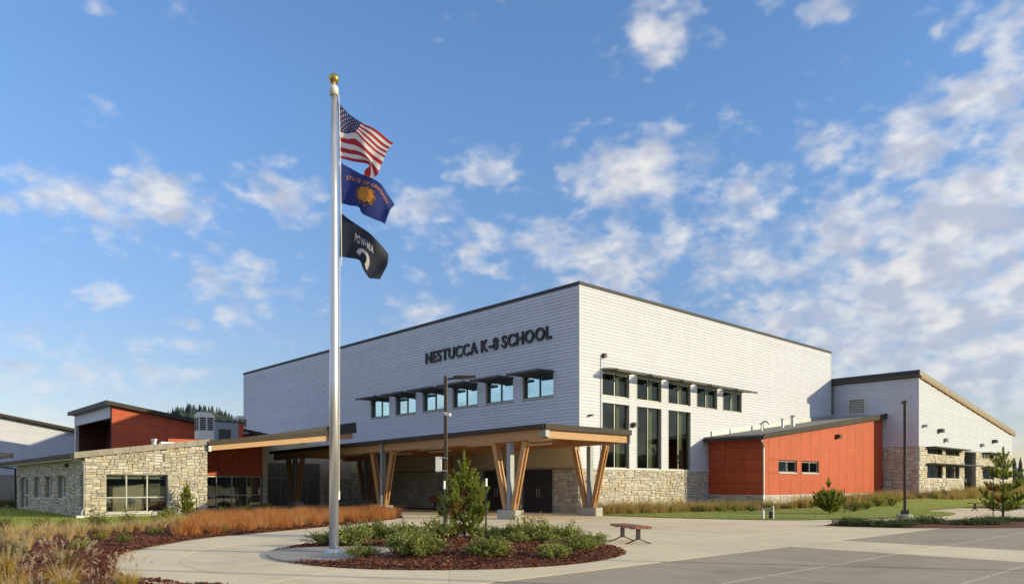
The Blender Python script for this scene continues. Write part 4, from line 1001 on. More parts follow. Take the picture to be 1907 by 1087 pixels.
# juniper island and the lawn past the far bench
jf = [(-1.45, -13.95), (-1.2, -15.2), (-.6, -17.0), (2.3, -19.6), (7, -22.2), (12, -24)]
jb = [(-1.3, -13.85), (1.2, -14.6), (4.4, -15.6), (8.2, -16.6), (12, -18.2), (15, -21)]
bed3, JA, JB = strip('planting_bed', jf, jb, 40, 8, lambda x, y, e: -.01 if e <= 0 else .07, 'mulch')
lawn3, _, _ = strip('lawn', [(18, -40), (24, -22), (30, -14.6), (45, -13.2), (90, -12.5)], [(60, -60), (70, -45), (80, -30), (90, -25), (100, -20)], 20, 6, lambda x, y, e: .02, 'lawn')

# chips of bark lying on the mulch
def chips(name, pts, size, label):
    P = np.array(pts); n = len(P); a = nr.uniform(0, math.tau, n); l = nr.uniform(.5, 1.3, n)*size; w = l*nr.uniform(.25, .5, n)
    t = nr.normal(0, .35, (n, 2)); dx = np.stack([np.cos(a), np.sin(a), t[:, 0]], 1)*l[:, None]*.5; dy = np.stack([-np.sin(a), np.cos(a), t[:, 1]], 1)*w[:, None]*.5
    V = np.stack([P-dx-dy, P+dx-dy, P+dx+dy, P-dx+dy], 1).reshape(-1, 3); F = np.arange(4*n).reshape(-1, 4)
    o = link(name, npmesh(name, V, F, ['chip_a', 'chip_b', 'chip_c'], nr.choice(3, n, p=[.48, .38, .14]))); tag(o, label, None, None, 'stuff'); return o
pts = []
while len(pts) < 26000:
    r = IR*math.sqrt(rnd.random())*.995; a = rnd.uniform(0, math.tau); x, y = IC.x+r*math.cos(a), IC.y+r*math.sin(a)
    if math.hypot(x-PX_, y-PY_) < 1.78: continue
    pts.append((x, y, island_z(x, y)+rnd.uniform(.0, .02) if r < IR*.95 else .02+rnd.uniform(0, .012)))
chips('mulch_chips', pts, .065, 'red-brown bark chips covering the round bed')
pts = []
while len(pts) < 30000:
    s, t = rnd.random(), rnd.random()**1.6; p = strip_pt(BA, BB, s, t); d = (p-CAM).dot(FW)
    if d < 4 or d > 30 or abs((p-CAM).dot(RT)) > d*.78: continue
    pts.append((p.x, p.y, .07+bumps(p.x, p.y)+rnd.uniform(-.005, .02)))
chips('mulch_chips', pts, .065, 'red-brown bark chips covering the curved bed beside the walk')

# ------------------------------------------------------------------ plant generators (numpy)
def blades(P, H, W_, lean, az, n=3, curve=1.6):
    """tapered bent blades: P (k,3) roots, returns verts, quads"""
    k = len(P); out = []; d = np.stack([np.cos(az), np.sin(az), np.zeros(k)], 1); s = np.stack([-np.sin(az), np.cos(az), np.zeros(k)], 1)
    rot = nr.uniform(0, math.tau, k); s = s*np.cos(rot)[:, None]+d*np.sin(rot)[:, None]
    for i in range(n+1):
        t = i/n; c = P+d*(H*lean*t**curve)[:, None]; c[:, 2] += H*np.sqrt(np.maximum(.05, 1-(lean*t*.8)**2))*t
        w = W_*(1-t*.92)*.5; out.append(c-s*w[:, None]); out.append(c+s*w[:, None])
    V = np.stack(out, 1); m = 2*(n+1); base = (np.arange(k)*m)[:, None, None]
    q = np.array([[2*i, 2*i+1, 2*i+3, 2*i+2] for i in range(n)])[None]
    return V.reshape(-1, 3), (base+q).reshape(-1, 4), n
def clump_mesh(name, k, r, h, w, lean, mats, probs, seed=0):
    a = nr.uniform(0, math.tau, k); rr = r*np.sqrt(nr.random(k)); P = np.stack([rr*np.cos(a), rr*np.sin(a), np.zeros(k)], 1)
    H = h*nr.uniform(.55, 1.05, k); L = np.clip(np.abs(nr.normal(lean, lean*.5, k)), .02, .95)
    V, F, n = blades(P, H, np.full(k, w)*nr.uniform(.7, 1.3, k), L, a+nr.normal(0, .5, k))
    return V, F, np.repeat(nr.choice(len(mats), k, p=probs), n)
def field(name, roots, h, w, lean, mats, probs, per, r, label):
    Vs, Fs, Ms = [], [], []; off = 0
    R_ = np.array(roots); k = len(R_)*per
    base = np.repeat(R_, per, 0); a = nr.uniform(0, math.tau, k); rr = r*np.sqrt(nr.random(k)); P = base.copy(); P[:, 0] += rr*np.cos(a); P[:, 1] += rr*np.sin(a)
    cl = np.repeat(nr.uniform(.45, 1.3, len(R_)), per); H = h*nr.uniform(.55, 1.05, k)*cl; L = np.clip(np.abs(nr.normal(lean, lean*.5, k)), .02, .95)
    V, F, n = blades(P, H, np.full(k, w)*nr.uniform(.7, 1.3, k), L, a+nr.normal(0, .6, k), n=2)
    cm = np.repeat(nr.choice(len(mats), len(R_), p=probs), per); mm = np.where(nr.random(k) < .55, cm, nr.choice(len(mats), k, p=probs))
    o = link(name, npmesh(name, V, F, mats, np.repeat(mm, n))); tag(o, label, None, None, 'stuff'); return o
def leafquads(P, Dv, ln, wd):
    """diamond leaves folded once: P roots, Dv directions"""
    k = len(P); Dv = Dv/np.linalg.norm(Dv, axis=1)[:, None]; s = np.cross(Dv, nr.normal(0, 1, (k, 3))); s /= np.linalg.norm(s, axis=1)[:, None]+1e-9; n = np.cross(Dv, s)
    V = np.stack([P, P+Dv*(ln*.55)[:, None]+s*(wd*.5)[:, None]+n*(wd*.15)[:, None], P+Dv*ln[:, None], P+Dv*(ln*.55)[:, None]-s*(wd*.5)[:, None]+n*(wd*.15)[:, None]], 1)
    return V.reshape(-1, 3), np.arange(4*k).reshape(-1, 4)

def shrub_meshes(seed, R_, H_, stems, per, leaf, mats, probs, upright=.4):
    r = np.random.default_rng(seed); P, Dv = [], []; tb = MB()
    for s in range(stems):
        a = r.uniform(0, math.tau); rad = R_*r.uniform(.15, 1)**.7*r.uniform(.75, 1.1); up = H_*r.uniform(.45, 1.0)*(1-.55*(rad/R_)**2)
        if r.random() < .2: up *= r.uniform(1.25, 1.75)
        end = np.array([rad*math.cos(a), rad*math.sin(a), up]); mid = end*np.array([.5, .5, .35+.3*upright]); root = np.array([.12*rad*math.cos(a), .12*rad*math.sin(a), 0.])
        if s % 2 == 0: tb.tube([tuple(root), tuple(mid), tuple(end)], [.008, .006, .003], 4, caps=False)
        t = r.uniform(.35, 1.02, per)[:, None]; c = (1-t)**2*root+2*t*(1-t)*mid+t*t*end
        c += r.normal(0, .035*R_/.5, (per, 3)); P.append(c)
        d = (end-mid)/np.linalg.norm(end-mid); Dv.append(d*.5+r.normal(0, .55, (per, 3))+np.array([0, 0, .35]))
    P = np.concatenate(P); Dv = np.concatenate(Dv); P[:, 2] = np.maximum(P[:, 2], .02); k = len(P)
    V, F = leafquads(P, Dv, leaf*r.uniform(.6, 1.25, k), leaf*.55*r.uniform(.7, 1.2, k))
    return npmesh('foliage', V, F, mats, r.choice(len(mats), k, p=probs)), tb.mesh('stems', 'bark')
def place(meshes, names, name, label, cat, group, loc, rz, sc_):
    t = thing(name, label, cat, group, loc, rz); t.scale = sc_ if isinstance(sc_, (tuple, list)) else (sc_,)*3
    for m, n in zip(meshes, names): link(n, m, t)
    return t

# evergreen shrubs of the round bed
SH = [shrub_meshes(200+i, .56, .40, 60+8*(i % 3), 40, .058, ['leaf_a', 'leaf_b', 'leaf_c', 'leaf_r'], [[.40, .40, .15, .05], [.30, .55, .12, .03], [.48, .28, .20, .04]][i % 3]) for i in range(6)]
isl_shrubs = [
 (784, 1042, 1.15, 'large mounded shrub at the front of the round bed, right of the handhole cover'),
 (748, 1036, .8, 'small shrub filling in beside the large front mound, next to the handhole cover'),
 (915, 1044, .95, 'front middle shrub of the round bed, directly in front of the staked pine'),
 (885, 1036, .55, 'tiny shrub tucked behind the front middle shrub of the round bed'),
 (1032, 1043, .75, 'low compact shrub alone on mulch near the front right edge of the round bed'),
 (1082, 1030, .85, 'shrub on the right of the round bed, just behind the low compact one'),
 (1112, 1016, 1.0, 'rightmost shrub of the round bed, closest to the wooden bench'),
 (1052, 1009, 1.05, 'wispy shrub at the back right of the round bed, left of the rightmost one'),
 (1090, 1007, .8, 'shrub at the back edge of the round bed, nearest the bench leg'),
 (988, 1010, 1.25, 'tall shrub below the front canopy plinth at the back of the round bed'),
 (1020, 1012, .8, 'low shrub between the tall back shrub and the wispy shrub'),
 (936, 1009, 1.1, 'shrub just right of the right pine stake'),
 (962, 1017, .7, 'small shrub in front of the tall back shrub'),
 (890, 1000, .9, 'shrub behind the staked pine on the right of its trunk'),
 (763, 1010, 1.2, 'broad shrub between the flagpole and the staked pine'),
 (812, 1006, 1.1, 'shrub touching the left pine stake'),
 (735, 1001, 1.0, 'shrub at the back of the round bed left of the pine, behind the broad shrub'),
 (690, 1004, 1.05, 'shrub right behind the flagpole on its right side'),
 (660, 1019, 1.0, 'shrub leaning against the right side of the flagpole'),
 (604, 1017, 1.0, 'shrub left of the flagpole, at the left end of the round bed'),
 (640, 1003, 1.0, 'shrub behind the flagpole at the back left edge of the round bed'),
 (677, 1042, .78, 'shrub in front of the flagpole base, spilling over its pad'),
 (840, 998, .9, 'shrub at the back edge of the round bed behind the pine trunk')]
for i, (px, py, s, lab) in enumerate(isl_shrubs):
    p = G(px, py); q = p-IC
    if q.length > IR-.5: p = IC+q.normalized()*(IR-.5)
    s2 = s*rnd.uniform(.95, 1.08)
    place(SH[i % 6], ('foliage', 'stems'), 'shrub', lab, 'shrub', 'evergreen shrubs in the round bed', (p.x, p.y, max(.03, island_z(p.x, p.y)-.01)), rnd.uniform(0, 6.28), (s2, s2, s2*rnd.uniform(.72, 1.2)))

# pines
def pine(seed, H_, R_, whorls, brush, nl, needles=120, brown=.0, leader=.72):
    """young pine: whorls of branches that sweep outward and turn up into bottlebrush shoots"""
    r = np.random.default_rng(seed); tb = MB(); P, Dv, Mi = [], [], []
    lean = r.normal(0, .012, 2)*H_
    trunk = lambda f: np.array([lean[0]*f, lean[1]*f, H_*f])
    tb.tube([(0, 0, -.05), tuple(trunk(.45)), tuple(trunk(.93))], [.017*H_, .011*H_, .005], 7)
    def shoot(a, b, n, brown_, bright):
        t = r.uniform(.0, 1, n)[:, None]; c = a+(b-a)*t; d = (b-a)/np.linalg.norm(b-a); rv = r.normal(0, 1, (n, 3)); rv -= (rv@d)[:, None]*d; rv /= np.linalg.norm(rv, axis=1)[:, None]
        P.append(c); Dv.append((d*(.55+.5*t)+rv*(.85-.3*t))*r.uniform(.75, 1.15, (n, 1)))
        q = r.random(n); Mi.append(np.full(n, 3) if brown_ else np.where(q < bright, 1, np.where(q < .84, 0, 2)))
    for f, rf, nb in whorls:
        a0 = r.uniform(0, math.tau)
        for k in range(nb):
            a = a0+math.tau*(k+r.uniform(-.3, .3))/nb; L = R_*rf*r.uniform(.6, 1.15); el = math.radians(r.uniform(5, 32)); root = trunk(f+r.uniform(-.02, .02))
            h = np.array([math.cos(a), math.sin(a), 0.]); mid = root+h*L*.55*math.cos(el)+np.array([0, 0, L*.5*math.sin(el)]); tip = root+h*L*.92+np.array([0, 0, L*.62*math.sin(el)+L*.10])
            tb.tube([tuple(root), tuple(mid), tuple(tip)], [.011*H_/2, .007*H_/2, .004], 4, caps=False)
            br_ = r.random() < brown and f < .5
            up = lambda s: np.array([h[0]*s, h[1]*s, 1.])+r.normal(0, .22, 3)
            d = up(.55); d /= np.linalg.norm(d); shoot(tip-h*.02, tip+d*brush*r.uniform(.85, 1.3), needles, False, .55)
            for s in range(max(2, int(L/.11))):
                t = r.uniform(.22, .98); b0 = (root*(1-t)**2+2*mid*t*(1-t)+tip*t*t)+r.normal(0, .03, 3); side = np.cross(h, [0, 0, 1])*r.uniform(-1, 1)
                d = up(.35)+side*.9; d /= np.linalg.norm(d); e = b0+side*r.uniform(.02, .10)+d*brush*r.uniform(.6, 1.05)
                shoot(b0, e, int(needles*.9), br_ and r.random() < .75, .22+.3*t)
            shoot(mid*.7+root*.3, tip, int(needles*.6), br_, .15)
    shoot(trunk(leader+.03), trunk(1.), int(needles*2.2), False, .5)
    for k in range(5):
        a = math.tau*(k+r.uniform(-.2, .2))/5; b0 = trunk(leader); e = b0+np.array([math.cos(a)*.42, math.sin(a)*.42, 1.])*(1-leader)*H_*r.uniform(.45, .75); shoot(b0, e, int(needles*1.2), False, .5)
    P = np.concatenate(P); Dv = np.concatenate(Dv); k = len(P); ln = nl*np.linalg.norm(Dv, axis=1); Dn = Dv/np.linalg.norm(Dv, axis=1)[:, None]
    s = np.cross(Dn, r.normal(0, 1, (k, 3))); s /= np.linalg.norm(s, axis=1)[:, None]; w = .0050*(nl/.06)
    V = np.stack([P-s*w, P+s*w, P+Dn*ln[:, None]], 1).reshape(-1, 3)
    return npmesh('crown', V, np.arange(3*k).reshape(-1, 3), ['needle_a', 'needle_b', 'needle_c', 'needle_o'], np.concatenate(Mi)), tb.mesh('trunk', 'bark')
def pine_tree(m, label, p, z, rz): return place(m, ('crown', 'trunk'), 'pine_tree', label, 'tree', 'young pine trees', (p.x, p.y, z), rz, 1.)
pt = G(865, 1003)
pine_tree(pine(1, 2.46, .74, [(.07, .72, 6), (.16, .95, 8), (.26, 1., 8), (.36, .9, 8), (.46, .74, 7), (.56, .58, 6), (.65, .40, 5)], .25, .076, 190, .13), 'staked young pine in the round bed with some rusty needles', pt, .1, .5)
p4 = G(347, 960); pine_tree(pine(2, 1.68, .40, [(.06, .9, 6), (.17, 1., 7), (.3, .9, 7), (.43, .74, 6), (.56, .55, 6), (.68, .36, 5)], .19, .072, 150), 'small staked pine in front of the stone wing wall', p4, .02, 1.)
p2 = G(1545, 957); pine_tree(pine(3, 1.88, .84, [(.04, .7, 7), (.12, .95, 9), (.22, 1., 9), (.32, .92, 9), (.42, .75, 8), (.50, .5, 7)], .26, .088, 190, 0, .74), 'bushy dark young pine on the lawn before the red wing', p2, hgt(p2.x, p2.y)+.03, 2.)
p3 = G(1868, 969); pine_tree(pine(4, 3.12, .95, [(.10, .75, 5), (.22, .9, 5), (.36, .80, 5), (.58, .6, 5), (.72, .36, 4)], .36, .105, 190, .10, .78), 'open-branched young pine in the juniper bed beside a green stake', p3, .07, .2)
def stake(px, py, h, label, cap='white_plastic', m='stake_green'):
    p = G(px, py); t = thing('tree_stake', label, 'stake', 'tree stakes', (p.x, p.y, -.05))
    b = MB().box(-.022, .022, -.006, .006, 0, h+.05).box(-.004, .004, -.03, -.0061, 0, h+.05).build('post', m, t)
    if cap: MB().box(-.024, .024, -.034, .012, h-.16, h+.06).build('cap', cap, t)
stake(827, 1010, 1.68, 'green metal stake on the left of the pine in the round bed')
stake(905, 1008, 1.75, 'green metal stake on the right of the pine in the round bed')
stake(1849, 969, 2.2, 'green metal stake beside the open-branched pine', None)
stake(331, 961, 1.05, 'dark stake left of the small pine by the stone wing', None, 'metal_dark'); stake(366, 961, 1.15, 'dark stake right of the small pine by the stone wing', 'white_plastic', 'metal_dark')
stake(1572, 955, 1.35, 'thin dark stake right of the bushy dark pine', None, 'metal_dark')
stake(1820, 925, 1.6, 'black post standing before the gable wing recess', None, 'metal_dark')

# fountain grasses with plumes in the near corner
FG = []
for i in range(3):
    V1, F1, M1 = clump_mesh('g', 300, .13, .62, .010, .52, ['straw_g', 'straw_gold', 'straw_a'], [.45, .37, .18])
    k = 30; a = nr.uniform(0, math.tau, k); P = np.stack([.08*np.cos(a), .08*np.sin(a), np.zeros(k)], 1); H = nr.uniform(.55, .88, k); L = np.clip(nr.normal(.42, .18, k), .03, .75)
    V2, F2, n2_ = blades(P, H, np.full(k, .006), L, a, n=4)
    tips = V2.reshape(k, 10, 3)[:, 8:, :].mean(1); dirs = tips-V2.reshape(k, 10, 3)[:, 6:8, :].mean(1); dirs /= np.linalg.norm(dirs, axis=1)[:, None]
    hp, hd = [], []
    for q in range(k):
        m_ = 70; t = nr.uniform(0, 1, m_)[:, None]; hp.append(tips[q]+dirs[q]*(t*.13)); rv = nr.normal(0, 1, (m_, 3)); hd.append((dirs[q]*.9+rv*.5)*(.25+np.sin(np.pi*np.clip(t, .05, .95))))
    hp = np.concatenate(hp); hd = np.concatenate(hd); ln = .032*np.linalg.norm(hd, axis=1); V3, F3 = leafquads(hp, hd, ln, np.full(len(hp), .0045))
    FG.append((npmesh('blades', np.concatenate([V1, V2]), np.concatenate([F1, F2+len(V1)]), ['straw_g', 'straw_gold', 'straw_a'], np.concatenate([M1, np.repeat(nr.choice(3, k), n2_)])), npmesh('plumes', V3, F3, 'plume')))
fgs = [(20, 1125, .82, 'plumed fountain grass cut by the left edge of the photo, front row'), (120, 1112, .84, 'plumed fountain grass in the front row, second from the left edge'),
       (70, 1165, .7, 'plumed fountain grass lowest in the left corner, between two front clumps'), (236, 1108, .66, 'golden fountain grass nearest the walk edge at the bottom'),
       (14, 1070, .72, 'plumed fountain grass behind the front row at the left edge'), (118, 1056, .66, 'plumed fountain grass standing behind the second front clump'),
       (176, 1135, .55, 'short plumed fountain grass between the second clump and the golden one')]
for i, (px, py, s, lab) in enumerate(fgs):
    p = G(px, py); ms = FG[i % 3] if 'golden' not in lab else FG[0]
    place(ms, ('blades', 'plumes'), 'fountain_grass', lab, 'grass', 'plumed fountain grasses', (p.x, p.y, .05), rnd.uniform(0, 6), s)
# tan feather grass clumps, one after another along the bed
TG = [clump_mesh('t', 210, .08, .52, .010, .46, ['straw_a', 'straw_b', 'straw_g'], [.55, .27, .18]) for _ in range(3)]
TGm = [npmesh('blades', V, F, ['straw_a', 'straw_b', 'straw_g'], Mi) for V, F, Mi in TG]
tan_px = [(4, 1015), (24, 1012), (42, 1006), (66, 1006), (90, 1002), (112, 1003), (135, 1000), (152, 1002), (176, 997), (198, 998), (220, 995), (240, 993), (262, 992), (283, 989), (303, 986), (20, 1028), (48, 1030), (320, 984), (338, 982), (86, 1012), (128, 1009)]
for i, (px, py) in enumerate(tan_px):
    p = G(px, py); o = link('feather_grass', TGm[i % 3], None, (p.x, p.y, .05), (0, 0, rnd.uniform(0, 6)), (rnd.uniform(1., 1.3),)*2+(rnd.uniform(.85, 1.2),))
    tag(o, 'tan feather grass clump in the row along the edge of the lawn', 'grass', 'tan feather grass clumps')
# low shrubs in and behind that bed
SB = [shrub_meshes(300+i, .5, .55, 50, 26, .065, mm, pp) for i, (mm, pp) in enumerate(((['leaf_c', 'leaf_r', 'leaf_a'], [.4, .35, .25]), (['leaf_c', 'leaf_a', 'leaf_b'], [.5, .35, .15]), (['leaf_a', 'leaf_b', 'leaf_y'], [.4, .35, .25])))]
for px, py, s, k, lab in ((82, 992, .85, 0, 'brownish low shrub at the lawn edge, leftmost of its row'), (125, 988, .7, 0, 'brownish low shrub second in the row at the lawn edge'), (180, 986, 1.05, 1, 'dark green shrub standing before the stone corner of the wing'),
     (240, 979, .9, 1, 'dark green shrub below the three-bay window'), (312, 968, .95, 2, 'bright green leafy shrub right of the three-bay window'), (292, 975, .6, 1, 'small dark shrub just below the bright green one'), (8, 990, .8, 0, 'brownish low shrub at the left edge of the photo'),
     (495, 951, .95, 2, 'bright green shrub before the grey pier of the lobby'), (415, 962, .8, 2, 'low yellow-green shrub left of the rust grass, before the lobby glass'), (460, 957, .85, 2, 'low yellow-green shrub before the lobby glass, nearer the pier'), (375, 969, .7, 2, 'low yellow-green shrub right of the small staked pine'),
     (150, 1027, .55, 2, 'low green plant between the plumed grasses and the tan row'), (165, 1022, .45, 1, 'small low plant in the mulch at the middle of the curved bed'), (190, 1008, .45, 2, 'small yellow-green plant on the mulch below the tan grasses'), (230, 1012, .5, 1, 'small olive plant on the mulch near the bend of the walk'),
     (290, 998, .5, 2, 'flat green plant in the mulch close to the walk edge'), (335, 990, .55, 1, 'olive plant where the mulch meets the rust grass'), (415, 992, .5, 2, 'low yellow-green plant at the foot of the rust grass by the walk'), (30, 1040, .6, 1, 'low green plant behind the plumed grass at the left edge'), (0, 945, 1.3, 2, 'yellow-green bush at the left edge in front of the white link'), (28, 945, 1.2, 1, 'dark bush at the foot of the white link building')):
    p = G(px, py); place(SB[k], ('foliage', 'stems'), 'shrub', lab, 'shrub', 'low shrubs of the curved bed', (p.x, p.y, .05), rnd.uniform(0, 6), s)

# rust-coloured grass, one mass along the walk
roots = []
A0 = crom([tuple(G(*p)[:2]) for p in ((325, 1003), (352, 1000), (400, 996), (446, 993), (530, 985), (612, 978), (686, 971), (744, 963.5))], 60); B0 = crom([(-18.2, 5.4), (-16.4, 6.4), (-14, 7.4), (-12, 7.9), (-10.6, 7.6), (-9.6, 6.4), (-9.2, 4.6)], 60)
for _ in range(620):
    s, t = rnd.random(), rnd.random(); p = strip_pt(A0, B0, s, t); roots.append((p.x, p.y, .04))
field('rust_grass', roots, .50, .011, .42, ['rust_a', 'rust_b', 'rust_c'], [.45, .27, .28], 105, .17, 'mass of rust-orange grass along the far side of the curved walk')
# pale grass strips along the sunlit walls
roots = []
for _ in range(820):
    s = rnd.random()**1.4; t = rnd.uniform(.04, .62); p = strip_pt(WA, WB, s, t)
    roots.append((p.x, p.y, hgt(p.x, p.y)+.04))
field('tall_grass', roots, .62, .016, .34, ['ltan_a', 'ltan_b', 'straw_g'], [.46, .36, .18], 70, .2, 'strip of tan tall grass at the foot of the sunlit walls')
# lawn blades
def lawn_field(A, B, n, h, label, flat=None):
    k = n; s = nr.random(k); t = nr.random(k); pts = np.array([strip_pt(A, B, a, b)[:] for a, b in zip(s, t)])
    pts[:, 2] = [hgt(x, y)+.012 for x, y in pts[:, :2]]; az = nr.uniform(0, math.tau, k)
    V, F, m = blades(pts, h*nr.uniform(.5, 1.2, k), np.full(k, .02), nr.uniform(.2, .8, k), az, n=1)
    o = link('grass', npmesh('grass', V, F, ['blade_a', 'blade_b', 'blade_c'], nr.choice(3, k, p=[.4, .4, .2]))); tag(o, label, None, None, 'stuff')
lawn_field(LA, LB, 60000, .07, 'mown green grass before the stone wing'); lawn_field(RA_, RB_, 50000, .075, 'mown green grass before the red wing')
# shrubs along the sunlit walls
for px, py, zz, s, k, lab in ((1268, 952, 0, .95, 2, 'yellow-green shrub by the last stretch of the hall stone base'), (1307, 953, 0, .9, 2, 'yellow-green shrub in the shaded corner beside the red wing'), (1340, 953, 0, .9, 2, 'second shrub along the shaded red wall'),
     (1369, 953, 0, .85, 2, 'bright yellow shrub along the shaded red wall'), (1400, 953, 0, .75, 1, 'green shrub by the downspout of the red wing'), (1434, 952, 0, .9, 2, 'yellow-green shrub right of the red wing downspout'), (1495, 946, 0, .8, 1, 'shrub below the second small red wing window'),
     (1590, 944, .3, 1.2, 1, 'shrub below the right end of the red wall'), (1612, 942, .3, 1.1, 2, 'shrub between the bushy pine and the dark stone corner'), (1635, 938, .35, 1.4, 2, 'leafy shrub at the junction of red wall and dark stone'), (1660, 936, .4, 1.5, 2, 'leafy shrub left of the far lamp post'),
     (1732, 931, .4, 1.0, 1, 'small shrub at the sunlit stone corner of the gable wing'), (1754, 930, .4, 1.2, 1, 'shrub right of the gable wing corner'), (1800, 922, .5, 1.4, 2, 'low shrub before the gable wing recess'), (1830, 920, .6, 1.5, 2, 'low shrub right of the gable wing recess'), (1898, 912, .5, 3.2, 1, 'large bush at the right edge of the photo')):
    p = G(px, py, zz); p.z = hgt(p.x, p.y)+.05
    place(SB[k], ('foliage', 'stems'), 'shrub', lab, 'shrub', 'shrubs along the sunlit walls', tuple(p), rnd.uniform(0, 6), s)
# junipers creeping over the island bed on the right
JM = [shrub_meshes(400+i, .75, .28, 60, 46, .055, ['juniper_a', 'juniper_b'], [.6, .4], .2) for i in range(3)]
n = 0
for i in range(16):
    s, t = .06+.84*((i*7) % 16)/16, .2+.6*((i*5) % 7)/7; p = strip_pt(JA, JB, s, t)
    place(JM[i % 3], ('foliage', 'stems'), 'juniper', 'dark creeping juniper covering the bed under the open-branched pine', 'juniper', 'creeping junipers', (p.x, p.y, .05), rnd.uniform(0, 6), (1.15, 1.15, rnd.uniform(.5, 1.05)))

# ------------------------------------------------------------------ lamp posts
def lamp(px, py, h, arm, label, extras, plinth=False):
    p = G(px, py); t = thing('lamp_post', label, 'lamp post', 'lamp posts', (p.x, p.y, 0)); z0 = .0
    if plinth: MB().lathe([(.0, .16), (.33, .16), (.36, .13), (.36, -.05)], (0, 0, 0), 24).build('footing', 'concrete_block', t); z0 = .16
    a = Vector(arm).normalized(); s = Vector((0, 0, 1)).cross(a)
    MB().bar((0, 0, z0), (0, 0, h), .13, .13, tuple(a)).build('pole', 'lamp_brown', t, bevel=.012)
    MB().bar((0, 0, z0+.001), (0, 0, z0+.2 if plinth else .1), .34 if plinth else .2, .34 if plinth else .2, tuple(a)).build('base_plate', 'metal_dark', t)
    hd = MB().bar(tuple(a*.07+Vector((0, 0, h-.12))), tuple(a*.32+Vector((0, 0, h-.08))), .07, .07, tuple(s)).build('arm', 'lamp_brown', t)
    he = MB().add([tuple(a*x+s*y+Vector((0, 0, h+z))) for x, y, z in ((.28, -.1, -.11), (.28, .1, -.11), (.28, .1, -.0), (.28, -.1, -.0), (.62, -.17, -.10), (.62, .17, -.10), (.62, .17, .0), (.62, -.17, .0), (1.12, -.17, -.035), (1.12, .17, -.035), (1.12, .17, .012), (1.12, -.17, .012))],
        [(0, 1, 2, 3), (0, 4, 5, 1), (1, 5, 6, 2), (2, 6, 7, 3), (3, 7, 4, 0), (4, 8, 9, 5), (5, 9, 10, 6), (6, 10, 11, 7), (7, 11, 8, 4), (8, 11, 10, 9)]).build('lamp_head', 'lamp_brown', t)
    if extras:
        q = MB().bar(tuple(Vector((0, 0, h-1.42))+RT*.0-FW*.10), tuple(Vector((0, 0, h-1.46))+RT*.20-FW*.26), .11, .11, (0, 0, 1)).build('camera', 'white_plastic', t, bevel=.02)
        MB().tube([tuple(-FW*.06+Vector((0, 0, h-1.40))), tuple(-FW*.12+Vector((0, 0, h-1.40)))], .06, 10).build('camera_bracket', 'white_plastic', t)
        c = Vector((0, 0, h-3.28))-RT*.26; MB().bar(tuple(c-Vector((0, 0, .28))), tuple(c+Vector((0, 0, .28))), .24, .12, tuple(RT)).build('antenna_panel', 'white_plastic', t, bevel=.02)
        for dz in (-.24, .24): MB().bar(tuple(c+RT*.05+FW*.02+Vector((0, 0, dz))), tuple(c+RT*.34+FW*.02+Vector((0, 0, dz))), .03, .2, (0, 0, 1)).build('clamp', 'galv', t)
    return t
lamp(830, 981, 5.62, RT, 'brown lamp post with white camera and panel behind the staked pine', True)
lamp(1685, 963, 5.62, RT*.5+FW, 'brown lamp post with round concrete footing on the right lawn', False, True)

def lamp_xy(x, y, label):
    t = lamp(1685, 963, 5.62, RT, label, False, True); t.location = (x, y, 0)
q = G(1878, 1061)+SUN_H*7.0; lamp_xy(q.x, q.y, 'brown lamp post just outside the right edge, its shadow crossing the dark paving')
q = G(750, 1077)+SUN_H*14.5; lamp_xy(q.x, q.y, 'brown lamp post outside the bottom right, its shadow crossing the walk before the round bed')

# ------------------------------------------------------------------ benches
def bench(loc, rz, L, label, sc_=1., back=False):
    t = thing('bench', label, 'bench', None, loc, rz)
    for i in range(3):
        MB().box(-L/2, L/2, -.235+i*.16, -.085+i*.16, .415, .48).build('seat_plank', 'bench_wood', t, bevel=.006)
    for s in (-1, 1):
        x = s*L*.30; l = MB().box(x-.05, x+.05, -.045, .045, .11, .39).build('leg', 'metal_dark', t)
        MB().box(x-.03, x+.03, -.22, .22, .395, .418).build('crosspiece', 'metal_dark', l)
        for q in (-1, 1): MB().bar((x, q*.02, .13), (x, q*.30, .02), .06, .025, (1, 0, 0)).bar((x, q*.30, .012), (x, q*.36, .012), .07, .02, (1, 0, 0)).build('foot', 'metal_dark', l)
    if back: MB().box(-L/2, L/2, .22, .25, .55, .85).build('backrest', 'bench_wood', t)
b1, b2 = G(1158, 1006.5), G(1190, 1012.5); c = (b1+b2)/2
ang = math.atan2(b2.y-b1.y, b2.x-b1.x)
bench((c.x, c.y, .004), ang, 1.75, 'red-brown slatted backless bench on the paving beside the round bed')
p = G(1832, 950); bench((p.x, p.y, 0), math.radians(-50), 1.7, 'far bench on the path left of the open-branched pine')
p = G(768, 949); bench((-.95, 11.2, .0), math.radians(90), 1.6, 'bench in the canopy shade against the stone wall', back=True)

# fire service pipes before the red wing
p = G(1428, 966); t = thing('standpipe', 'grey standpipe with cross pipe and dark valve before the red wing', 'standpipe', None, (p.x, p.y, .0))
MB().tube([tuple(RT*-.18), tuple(RT*-.18+Vector((0, 0, .42)))], .075, 10).build('riser', 'galv', t)
MB().tube([tuple(RT*-.22+Vector((0, 0, .46))), tuple(RT*.2+Vector((0, 0, .46)))], .05, 10).build('cross_pipe', 'alu', t)
MB().tube([tuple(RT*.2), tuple(RT*.2+Vector((0, 0, .36)))], .10, 10).build('valve', 'metal_dark', t)
MB().tube([tuple(RT*.26-FW*.1), tuple(RT*.26-FW*.1+Vector((0, 0, .62)))], .035, 10).build('marker_post', 'galv', t)

